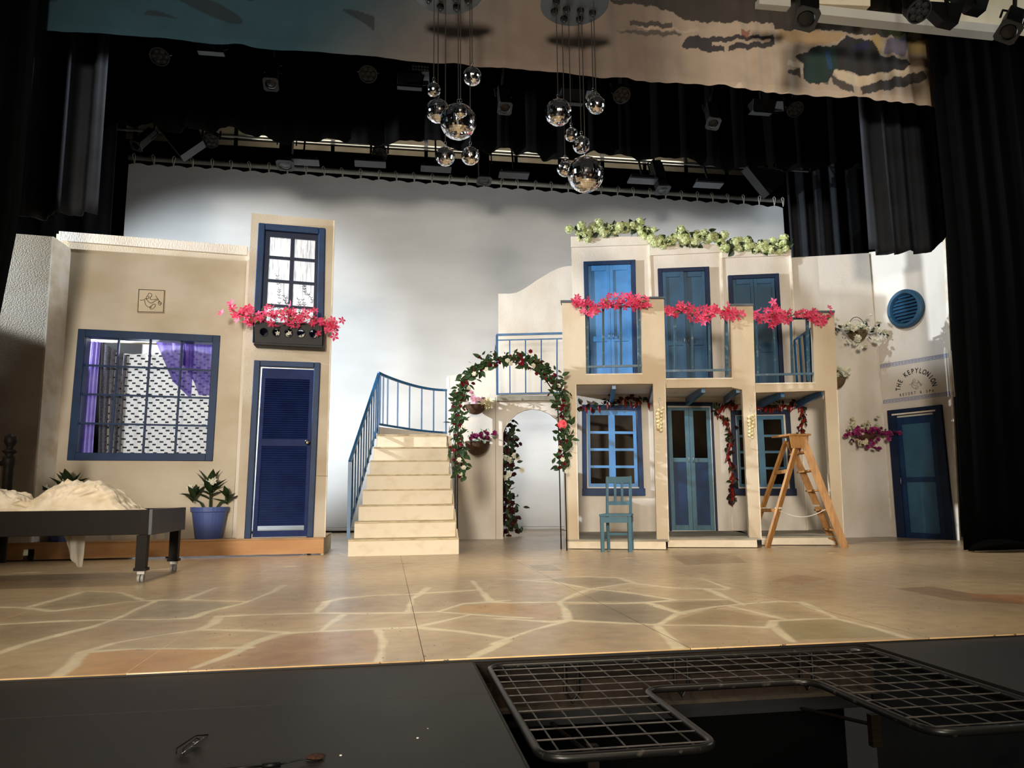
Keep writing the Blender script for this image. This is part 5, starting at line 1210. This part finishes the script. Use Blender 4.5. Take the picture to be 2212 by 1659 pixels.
for s_ in sw_:
    u = I.ravel()-s_; vv = 1-J.ravel(); hem += .045*np.exp(-(u/.012)**2); folds += np.exp(-(np.abs(u)/(.012+.05*J.ravel())))*.05*np.cos(np.arctan2(u*10.8, .15+vv*1.2)*9)
Jv = J.ravel(); z = zb+(1-Jv)*0+(zt-zb)*Jv; z += (hem-.012*np.cos(I.ravel()*31))*(1-Jv)**6
yy = DY+.015*np.sin(I.ravel()*2*PI*44+np.sin(I.ravel()*40)*2+Jv*2)*(.15+.85*np.clip((I.ravel()-.4)*2,0,1))+.008*np.sin(I.ravel()*90+Jv*9+np.sin(Jv*20))+folds*.6
left = np.array(hexc('16343e')[:3]); midc = np.array(hexc('7a7464')[:3]); brn = np.array(hexc('6c5e52')[:3]); rgt = np.array(hexc('b09c86')[:3]); teal = np.array(hexc('34606a')[:3])
U = I.ravel()[:, None]
def lin(t, a, b): t = np.clip(t, 0, 1); t = t*t*(3-2*t); return a*(1-t)+b*t
c = lin((U-.27+.5*(1-Jv[:, None])*.4-.15)/.25, left, brn); c = lin((U-.62)/.12, c, rgt)
bl2 = np.sin(x*5+np.sin(z*7)*1.5)*np.sin(z*9+x*2); c = np.where(((U[:, 0] < .33) & (bl2 > .45) & (z > 6.05))[:, None], c*.35, c)
for poly, col, al in polys:
    P = np.array(poly); ins = np.zeros(x.size, bool); j = len(P)-1; zw = z+.010*np.sin(x*23)+.006*np.sin(x*61)
    for i in range(len(P)):
        cc_ = ((P[i, 1] > zw) != (P[j, 1] > zw)) & (x < (P[j, 0]-P[i, 0])*(zw-P[i, 1])/(P[j, 1]-P[i, 1]+1e-12)+P[i, 0]); ins ^= cc_; j = i
    c[ins] = c[ins]*(1-al)+np.array(hexc(col)[:3])*al
hm = (z-zb) < .09; c[hm] = c[hm]*1.08
nx_, nz_ = NXD+1, NZD+1
V = np.column_stack([x, yy, z]); idx = np.arange(nx_*nz_).reshape(nz_, nx_); F = np.stack([idx[:-1, :-1], idx[:-1, 1:], idx[1:, 1:], idx[1:, :-1]], -1).reshape(-1, 4)
me.vertices.add(len(V)); me.vertices.foreach_set('co', V.ravel()); me.loops.add(F.size); me.loops.foreach_set('vertex_index', F.ravel()); me.polygons.add(len(F)); me.polygons.foreach_set('loop_start', np.arange(0, F.size, 4)); me.update(calc_edges=True); me.validate()
me.polygons.foreach_set('use_smooth', [True]*len(me.polygons))
ca = me.color_attributes.new('paint', 'FLOAT_COLOR', 'POINT'); cc = np.ones((len(V), 4)); cc[:, :3] = c; ca.data.foreach_set('color', cc.ravel())
me.materials.append(vmat('painted_canvas', .9, 3, .14))
o = bpy.data.objects.new('painted_drop', me); COL.objects.link(o); tag(o, 'painted harbour backdrop raised across the top, teal at left and tan boats at right', 'backdrop')

# ------------------------------------------------------------------ LIGHTING RIG
def pipe(lab, x0, x1, y, z, r=.025, m_=BLKM):
    o = MB().cyl((x0, y, z), (x1, y, z), r, 10).build('lighting_pipe', m_, smooth=True); tag(o, lab, 'pipe')
ZR1 = 6.92; pipe('black lighting pipe behind the painted drop carrying the front row of lamps', -5, 8.2, 10.0, ZR1)
ZR2 = 7.35; rg = thing('lighting_truss', 'pale grey pipes of the rear lighting truss under the catwalk', 'truss', (2, 13.6, ZR2-.2))
for z_, y_, r_ in ((ZR2, 13.6, .03), (ZR2-.17, 13.75, .02), (ZR2+.16, 13.6, .02)): MB().cyl((-5.2, y_, z_), (8.4, y_, z_), r_, 8).build('pipe', PIPE, rg, smooth=True)
for i in range(22): MB().bar((-5+i*.62, 13.6, ZR2+.16), (-4.7+i*.62, 13.6, ZR2), .012, .012).build('brace', PIPE, rg)
for i in range(14):
    a = Vector((-5+i*.95, 13.5, ZR2-.02)); b = a+Vector((.95, 0, 0)); MB().tube([a.lerp(b, t)+Vector((0, 0, -.10*math.sin(PI*t))) for t in [k/8 for k in range(9)]], .012, 5).build('cable', BLKM, rg)
RING = mat('worn_lamp_rim', '262626', .6); LENS = mat('lamp_lens', '0c0e10', .35)
def hanger(g, p, zpipe, y):
    yp = 13.6 if y > 13 else y
    MB().bar((p.x, p.y, p.z), (p.x, yp, zpipe-.01), .03, .03).box((p.x-.04, yp-.04, zpipe-.05), (p.x+.04, yp+.04, zpipe+.05)).build('clamp', BLKM, g)
def profile(px, py, y, lab, zp, s=1., tilt=0., d=(0, -.5, -.85)):
    c = at(px, py, y); d = Vector((tilt, d[1], d[2])).normalized(); top = c-d*.55*s
    g = thing('profile_spotlight', lab, 'stage light', c-Vector((0, 0, .1)))
    x = d.cross(Vector((0, 1, 0)));
    x = Vector((1, 0, 0)); x = (x-d*x.dot(d)).normalized(); yv = d.cross(x)
    def sq(cn, h): return [cn+x*h+yv*h, cn-x*h+yv*h, cn-x*h-yv*h, cn+x*h-yv*h]
    MB().hexa(sq(c-d*.03, .075*s)+sq(c-d*.5*s, .07*s)).build('housing', BLKM, g, bevel=.01)
    fm = MB(); K = 20
    for k in range(K):
        q = []
        for kk in (k, k+1):
            a = 2*PI*kk/K; ca, sa = math.cos(a), math.sin(a); mm = max(abs(ca), abs(sa)); q.append((ca, sa, mm))
        pt = lambda r, t, off: c+x*(r*t[0])+yv*(r*t[1])+d*off
        i0, i1 = pt(.075*s, q[0], 0), pt(.075*s, q[1], 0); o0 = c+(x*q[0][0]+yv*q[0][1])*(.10*s/q[0][2]); o1 = c+(x*q[1][0]+yv*q[1][1])*(.10*s/q[1][2])
        fm.hexa([i0, i1, o1, o0]+[v-d*.02 for v in (i0, i1, o1, o0)])
    fm.build('colour_frame', RING, g)
    MB().lathe(c-d*.028, [(.078*s, 0), (.06*s, .008), (.0, .014)], 18, d, capt=False).build('lens', LENS, g, smooth=True)
    MB().tube([c-d*.3*s+x*.11*s, c-d*.3*s+x*.11*s-d*.2*s, c-d*.3*s-d*.25*s, c-d*.3*s-x*.11*s-d*.2*s, c-d*.3*s-x*.11*s], .012, 6).build('yoke', BLKM, g)
    hanger(g, top, zp, y)
    return g
def par(px, py, y, lab, zp, s=1., d=(0, -.6, -.8)):
    c = at(px, py, y); d = Vector(d).normalized(); g = thing('par_light', lab, 'stage light', c-Vector((0, 0, .1)))
    x = Vector((1, 0, 0)); yv = d.cross(x).normalized()
    MB().lathe(c-d*.16*s, [(.08*s, 0), (.115*s, .03), (.12*s, .16*s)], 20, d, capt=True).build('housing', BLKM, g)
    MB().lathe(c, [(.125*s, -.01), (.125*s, .012), (.113*s, .012), (.113*s, .0)], 24, d, capb=False, capt=False).build('rim', RING, g)
    for k in range(7):
        o_ = Vector() if k == 6 else (x*math.cos(k*PI/3)+yv*math.sin(k*PI/3))*.073*s
        MB().tube([c+o_+d*.006+(x*math.cos(t)+yv*math.sin(t))*.032*s for t in [q*PI/6 for q in range(12)]], .0035, 4, closed=True).lathe(c+o_, [(.03*s, .001), (.0, .008)], 10, d, capt=False).build('led_lens', RING, g)
    for sgn in (-1, 1): MB().bar(c+x*.135*s*sgn-d*.05, c+x*.135*s*sgn-d*.05+Vector((0, .02, .17)), .03, .015).build('yoke', BLKM, g)
    hanger(g, c+Vector((0, .05, .12)), zp, y)
    return g
def flood(px, py, y, lab, zp, w=.34, h=.16, m_=None):
    c = at(px, py, y); g = thing('flood_light', lab, 'stage light', c-Vector((0, 0, .1)))
    MB().hexa([c+Vector(v) for v in [(-w/2, -.05, -h/2), (w/2, -.05, -h/2), (w/2, -.1, h/2), (-w/2, -.1, h/2), (-w/2, .1, -h/2), (w/2, .1, -h/2), (w/2, .1, h/2), (-w/2, .1, h/2)]]).build('housing', m_ or BLKM, g, bevel=.006)
    MB().hexa([c+Vector(v) for v in [(-w/2, -.06, -h/2-.01), (w/2, -.06, -h/2-.01), (w/2+.03, -.16, -h/2-.09), (-w/2-.03, -.16, -h/2-.09), (-w/2, -.055, -h/2), (w/2, -.055, -h/2), (w/2+.03, -.155, -h/2-.08), (-w/2-.03, -.155, -h/2-.08)]]).build('barn_door', BLKM, g)
    MB().prism([c+Vector((w/2+.005, -.06, h/2)), c+Vector((w/2+.005, -.06, -h/2)), c+Vector((w/2+.09, -.16, -h/2-.04)), c+Vector((w/2+.09, -.16, h/2-.05))], (.004, .004, 0)).build('barn_door', RING, g)
    hanger(g, c+Vector((0, 0, h/2)), zp, y); return g
def strip(px, py, y, lab, zp, w=.55):
    c = at(px, py, y); g = thing('led_panel', lab, 'stage light', c-Vector((0, 0, .1)))
    MB().hexa([c+Vector(v) for v in [(-w/2, -.1, -.02), (w/2, -.1, -.02), (w/2, .1, -.05), (-w/2, .1, -.05), (-w/2, -.1, .01), (w/2, -.1, .01), (w/2, .1, -.02), (-w/2, .1, -.02)]]).build('panel', mat('grey_lamp_case', '2c2e32', .5), g)
    MB().box(c+Vector((-w/2+.05, -.04, 0)), c+Vector((w/2-.05, .06, .09))).build('housing', BLKM, g)
    hanger(g, c+Vector((0, 0, .05)), zp, y); return g
Yr = 10.0
par(345, 122, Yr, 'round seven-lens lamp at far left of the front lighting row', ZR1)
flood(455, 100, Yr, 'flood lamp with metal barn doors between the far-left round lamp and first square-nosed spotlight', ZR1)
profile(585, 183, Yr, 'square-nosed spotlight above the tower window, left of the mirror balls', ZR1)
par(795, 160, Yr, 'round seven-lens lamp left of the mirror balls', ZR1)
flood(885, 176, Yr, 'dark flood lamp behind the smallest left mirror ball', ZR1)
profile(1091, 235, Yr, 'square-nosed spotlight hanging between the two mirror ball clusters', ZR1)
flood(1235, 210, Yr, 'dark flood lamp behind the right mirror ball cluster', ZR1)
par(1343, 206, Yr, 'round seven-lens lamp just right of the right mirror ball cluster', ZR1)
profile(1541, 268, Yr, 'square-nosed spotlight below the middle of the tan painted drop', ZR1, tilt=-.15)
flood(1645, 232, Yr, 'dark flood lamp right of the square-nosed spotlight under the drop', ZR1)
par(1718, 236, Yr, 'round seven-lens lamp at the right end of the front row', ZR1)
profile(1881, 275, Yr, 'tilted square-nosed spotlight beside the upper right charcoal drape', ZR1, tilt=-.5)
pn = at(908, 148, 9.9); lpn = thing('led_brick', 'small pale grid-faced LED lamp behind the left mirror ball chains', 'stage light', pn)
MB().box(pn+Vector((-.12, 0, -.04)), pn+Vector((.12, .08, .06))).build('housing', BLKM, lpn)
for i in range(6):
    for j in range(2): MB().cyl(pn+Vector((-.1+i*.04, -.004, -.02+j*.045)), pn+Vector((-.1+i*.04, .004, -.02+j*.045)), .017, 8).build('led_lens', GREYM, lpn)
hanger(lpn, pn+Vector((0, .04, .06)), ZR1, Yr)
Y2 = 13.3
profile(616, 358, Y2, 'large black tubular spotlight over the left part of the cyclorama pipe', ZR2, 1.5, d=(0, -.25, -.97))
profile(1046, 392, Y2, 'black spotlight over the cyclorama pipe between the mirror ball clusters', ZR2, 1.35, d=(0, -.2, -.98))
profile(1432, 412, Y2, 'black spotlight with a chrome-edged frame over the right cyclorama pipe', ZR2, 1.35, tilt=.1, d=(0, -.3, -.95))
profile(293, 316, Y2, 'spotlight at the far left end of the rear truss', ZR2, 1.0, tilt=-.4)
par(455, 304, Y2, 'round multi-lens lamp on the rear truss above the tower flat', ZR2, 1.1)
par(820, 334, Y2, 'round multi-lens lamp on the rear truss left of the ball cluster', ZR2, 1.1)
par(1572, 345, Y2, 'round multi-lens lamp on the rear truss near the right end', ZR2, 1.1)
for px_, py_, lab in ((655, 347, 'flat grey LED panel next to the large tubular spotlight'), (800, 351, 'flat grey LED panel under the round lamp of the rear truss'), (942, 362, 'flat grey LED panel behind the lower left mirror balls'), (1110, 376, 'flat grey LED panel right of the middle rear spotlight'), (1388, 388, 'flat grey LED panel left of the right rear spotlight'), (1530, 397, 'flat pale LED panel near the right end of the cyclorama pipe')): strip(px_, py_, Y2, lab, ZR2)
for i, (cxx, cyy, lab) in enumerate(((385, 298, 'black wedge-shaped lamp shade at the left end of the rear truss'), (1655, 385, 'black wedge-shaped lamp shade at the right end of the rear truss'))):
    c = at(cxx, cyy, 13.1); q = [c+Vector(v) for v in ((-.38, 0, .22), (.32, 0, .18), (.40, 0, -.02), (.05, 0, -.32))]
    g = thing('lamp_shade', lab, 'stage light', c-Vector((0, 0, .3))); MB().prism(q, (0, .25, .0)).build('shade', BLKM, g); hanger(g, c+Vector((0, .1, .15)), ZR2, 13.3)
# near rig at the top right
o = MB().hexa([at(1745, 8, 7.4), at(2165, 55, 7.4), at(2165, 72, 7.4), at(1745, 28, 7.4)]+[p+Vector((0, .15, 0)) for p in (at(1745, 8, 7.4), at(2165, 55, 7.4), at(2165, 72, 7.4), at(1745, 28, 7.4))]).build('ceiling_girder', mat('pale_girder', 'b0aca0', .6)); tag(o, 'pale metal girder crossing the top right corner above the right curtain', 'girder')
o = MB().prism([at(1640, -6, 7.5), at(1708, -2, 7.5), at(1708, 14, 7.5), at(1640, 8, 7.5)], (0, .1, 0)).build('ceiling_girder', MATS['pale_girder']); tag(o, 'short pale girder piece at the top edge left of the hanging spotlight', 'girder')
NZ = 7.4
pipe('black pipe holding the nearest lamps at the top right', 3.5, 9, 6.6, NZ, .03)
profile(1741, 42, 6.7, 'large dark spotlight at the top edge above the painted boats', NZ, 1.2, tilt=-.35)
par(1985, 24, 6.5, 'round lamp silhouetted against the pale ceiling at the top right', NZ, 1.0)
profile(2178, 70, 6.4, 'spotlight at the extreme top right corner with bright rim', NZ, 1.1, tilt=-.7)
for cxx, cyy, lab in ((2050, 38, 'black triangular lamp flag left of the corner spotlight'), (2110, 10, 'black lamp housing at the top edge near the right corner')):
    c = at(cxx, cyy, 6.5); g = thing('lamp_flag', lab, 'stage light', c-Vector((0, 0, .1)))
    MB().prism([c+Vector(v) for v in ((-.28, 0, .16), (.2, 0, .18), (.10, 0, -.06), (-.06, 0, -.04))], (0, .12, 0)).build('flag', BLKM, g); hanger(g, c, NZ, 6.6)

# ------------------------------------------------------------------ MIRROR BALLS
def ball_mb(n=22, seed=4):
    rr = random.Random(seed); mb = MB()
    for i in range(n):
        t0, t1 = PI*i/n, PI*(i+1)/n; k = max(5, int(2*n*math.sin((t0+t1)/2)))
        for j in range(k):
            p0, p1 = 2*PI*j/k, 2*PI*(j+1)/k
            v = [Vector((math.sin(t)*math.cos(p), math.sin(t)*math.sin(p), math.cos(t))) for t, p in ((t0, p0), (t1, p0), (t1, p1), (t0, p1))]
            c = sum(v, Vector())/4; ax = Vector((rr.uniform(-1, 1), rr.uniform(-1, 1), rr.uniform(-1, 1))); R_ = Matrix.Rotation(rr.gauss(0, .11), 3, ax.normalized())
            mb.add([c+R_ @ ((q-c)*.94) for q in v], [(0, 1, 2, 3)])
    mb.sph((0, 0, 0), .965, 16); return mb
BM = {r: proto(ball_mb(r, r), 'ball', MIRROR) for r in (14, 18, 26)}
ZD = at(1241, 13, 7.5).z
BALLS = [(1020, 165, 40, 'mirror ball highest of the left cluster, under the painted drop hem', 0, 1020), (937, 194, 31, 'small mirror ball at the upper left of the left cluster', 0, 937), (946, 240, 52, 'medium mirror ball partly behind the biggest left ball', .25, 953),
 (990, 263, 78, 'biggest mirror ball of the left cluster', 0, 991), (995, 240, 30, 'small mirror ball in front of the biggest left ball', -.35, 995), (962, 338, 42, 'mirror ball lowest left of the left cluster', 0, 963), (1016, 337, 40, 'mirror ball lowest right of the left cluster', .0, 1011),
 (1206, 243, 58, 'medium mirror ball alone at the left of the right cluster', 0, 1204), (1282, 219, 38, 'mirror ball tucked behind the upper right ball of the right cluster', .25, 1281), (1288, 227, 39, 'mirror ball at the upper right of the right cluster', -.1, 1287),
 (1234, 291, 30, 'smallest mirror ball in the middle of the right cluster', 0, 1232), (1256, 313, 38, 'mirror ball right below the smallest one of the right cluster', .1, 1253), (1221, 364, 36, 'mirror ball half hidden left of the biggest right ball', .2, 1220), (1265, 377, 78, 'biggest mirror ball, lowest of the right cluster', 0, 1262)]
for px, py, dia, lab, dy, _ in BALLS:
    y = 7.5+dy; c = at(px, py, y); r = dia/2/1661*(RW[:, 2] @ np.array(-(c-CAMC)) if False else abs((c-CAMC).dot(Vector((-RW[:, 2]).tolist()))))
    g = thing('mirror_ball', lab, 'mirror ball', c)
    bo = inst('ball', BM[14 if dia < 36 else 18 if dia < 60 else 26], Matrix.Translation(c) @ Matrix.Rotation(RND.uniform(0, 6), 4, 'Z') @ Matrix.Scale(r, 4), g)
    MB().lathe(c+Vector((0, 0, r*.97)), [(.02, 0), (.02, .012), (.006, .014), (.006, .03)], 10).tube([c+Vector((.012*math.cos(t), 0, r+.045+.02*math.sin(t))) for t in [i*PI/5 for i in range(10)]], .0035, 5, closed=True).build('hook', CHROME, g, smooth=True)
    MB().cyl(c+Vector((0, 0, r+.06)), Vector((c.x, c.y, ZD)), .005, 5).build('chain', mat('dark_chain', '2e2a26', .5), g)
for (px, py, lab) in ((968, -14, 'grey ceiling disc holding the left mirror ball cluster'), (1241, 13, 'grey ceiling disc holding the right mirror ball cluster')):
    c = at(px, py, 7.5); g = thing('ceiling_disc', lab, 'ceiling fixture', c)
    MB().lathe(c, [(.36, 0), (.37, .01), (.37, .03)], 40).build('plate', mat('slate_grey_plate', '4c5458', .5), g)
    for k in range(8):
        a = k*PI/4+.3; p = c+Vector((.23*math.cos(a), .23*math.sin(a), 0)) if k < 6 else c+Vector((.08*(1 if k == 6 else -1), .05, 0))
        MB().lathe(p, [(.04, 0), (.04, -.035), (.02, -.04)], 12).build('motor', BLKM, g)
        MB().tube([p+Vector((.012*math.cos(t), 0, -.055+.014*math.sin(t))) for t in [i*PI/4 for i in range(8)]], .004, 4, closed=True).build('hook', CHROME, g)
    MB().cyl(c+Vector((0, 0, .03)), c+Vector((0, 0, 2.0)), .02, 8).build('rod', BLKM, g)

# ------------------------------------------------------------------ PIT AND GRILLE
struct(MB().box((PX0, PY0-.02, -.20), (PX1, PY0, -.1)).build('trim_6', PITM))
struct(MB().box((PX0-.02, 1.2, -1.2), (PX0, PY0, -.1)).build('trim_7', PITB))
struct(MB().box((PX1, 1.2, -1.2), (PX1+.02, PY0, -.1)).build('trim_8', mat('pit_grey_panel', '181a1c', .7)))
struct(MB().box((PX0, PY0+.25, -1.3), (PX1, PY0+.3, -.15)).build('trim_9', PITB))
struct(MB().box((PX0, 1.2, -1.25), (PX1, PY0+.3, -1.2)).build('trim_10', PITB))
lg = MB().box((PX0, PY0-.06, -.215), (PX1-.0, PY0+.02, -.20)).build('pit_ledge', mat('dusty_ledge', '2e251a', .9, '1c160f', 12)); tag(lg, 'dusty brown ledge running along the back inside the pit', 'ledge')
gr = thing('pit_grille', 'U-shaped black wire grille frame set into the open pit', 'grille', (1.3, 2.85, -.03))
def rrect(pts, r):
    out = []; n = len(pts)
    for i in range(n):
        p = Vector(pts[i]); a = (Vector(pts[i-1])-p).normalized(); b = (Vector(pts[(i+1) % n])-p).normalized()
        for k in range(7):
            t = k/6; p0 = p+a*r; p1 = p+b*r; out.append(p0*(1-t)**2+p*2*t*(1-t)+p1*t*t)
    return out
zg = -.02; UX0, UX1, UY0, UY1, NX0, NX1, NY = .435, 2.20, 2.22, 3.41, .955, 1.64, 2.90
upath = rrect([(UX0, UY1, zg), (UX1, UY1, zg), (UX1, UY0, zg), (NX1, UY0, zg), (NX1, NY, zg), (NX0, NY, zg), (NX0, UY0, zg), (UX0, UY0, zg)], .085)
MB().tube(upath, .0135, 8, closed=True).build('frame', mat('worn_black_tube', '151412', .35, '3a3632', 30, lo=.62, hi=.7), gr, smooth=True)
WIRE = mat('dull_wire', '4a4642', .4, '2a2826', 20)
k = 0; x_ = UX0+.06
while x_ < UX1-.02:
    y0 = NY if NX0-.01 < x_ < NX1+.01 else UY0
    MB().cyl((x_, y0, zg), (x_, UY1, zg), .0028, 5).build('wire', WIRE, gr); x_ += .1
y_ = UY0+.05
while y_ < UY1-.02:
    for a, b in (((UX0, UX1),) if y_ > NY else ((UX0, NX0), (NX1, UX1))): MB().cyl((a, y_, zg+.004), (b, y_, zg+.004), .0028, 5).build('wire', WIRE, gr)
    y_ += .105
for (x_, y_) in ((.8, 3.40), (1.3, 3.40), (1.9, 3.40), (2.05, 2.22)):
    MB().tube([(x_-.03, y_, zg), (x_-.03, y_, zg-.12), (x_, y_, zg-.16), (x_+.03, y_, zg-.12), (x_+.03, y_, zg)], .007, 6).build('support_leg', BLKM, gr)
for (x_, y_, m_, lab) in ((.72, 2.75, DARKW, 'small dark bracket below the left part of the grille'), (1.9, 2.9, DARKW, 'small dark block below the right part of the grille')):
    tag(MB().box((x_-.02, y_, -.28), (x_+.02, y_+.03, -.16)).tube([(x_, y_+.02, -.2), (x_, PY0, -.28)], .008, 5).build('bracket_block', m_), lab, 'bracket')

# ------------------------------------------------------------------ things on the apron
zs = -.012
gl = thing('spectacles', 'thin-framed spectacles lying open on the black apron', 'glasses', fl(410, 1615, zs))
l1, l2 = fl(401, 1626.5, zs+.008), fl(427, 1607, zs+.008); ax = (l2-l1).normalized(); ay = Vector((-ax.y, ax.x, 0))
for lc_ in (l1, l2):
    P = [lc_+ax*.024*math.cos(t)+ay*.015*math.sin(t)*(-1)+Vector((0, 0, .010*math.sin(t)+.006)) for t in [i*PI/10 for i in range(20)]]
    MB().tube(P, .0011, 5, closed=True).build('rim', CHROME, gl, smooth=True); MB().add(P, [tuple(range(20))]).build('lens', LENSG, gl)
MB().tube([l1+ax*.024+Vector((0, 0, .012)), (l1+l2)/2+Vector((0, 0, .016)), l2-ax*.024+Vector((0, 0, .012))], .0012, 5).build('bridge', CHROME, gl)
t0 = fl(381, 1628, zs+.004); MB().tube([t0, t0+Vector((0, 0, .014)), fl(423, 1589, zs+.012), fl(449, 1587, zs+.003)], [.002, .0022, .0018, .0024], 6).build('temple_arm', BLKM, gl, smooth=True)
MB().tube([fl(397, 1631, zs+.003), fl(395, 1618, zs+.012), fl(424, 1594, zs+.014), fl(430, 1597, zs+.004)], .0018, 6).build('temple_arm', BLKM, gl, smooth=True)
hs = thing('headset_microphone', 'black headset boom with brown fuzzy pad at the bottom edge of the apron', 'microphone', fl(640, 1645, zs))
pc = fl(682, 1634.5, zs+.006)
MB().sph(pc, .026, 16, (1.05, .8, .28)).build('ear_pad', mat('brown_fuzzy_pad', '4a2e1c', .95, '2e1c10', 150, bump=1., bscale=300), hs, smooth=True)
MB().tube([fl(606, 1651, zs+.006), fl(630, 1645, zs+.010), fl(650, 1641, zs+.011), fl(664, 1643, zs+.008), fl(690, 1644, zs+.006)], .0022, 6).build('boom', BLKM, hs, smooth=True)
MB().cyl(fl(566, 1655, zs+.008), fl(606, 1651.5, zs+.008), .007, 10).build('capsule', BLKM, hs, smooth=True)
MB().cyl(fl(480, 1661, zs+.004), fl(566, 1655, zs+.006), .003, 6).build('cable', BLKM, hs, smooth=True)
for i, (px, py, lab) in enumerate(((736, 1631.5, 'white paper crumb beside the brown fuzzy pad'), (902, 1594, 'larger white paper crumb on the right of the apron'), (924, 1573.5, 'tiny white paper crumb farthest back on the apron'))):
    tag(MB().sph(fl(px, py, zs+.003), .0035 if i < 2 else .002, 6, (1.2, 1, .6)).build('paper_crumb', EDGE), lab, 'paper')
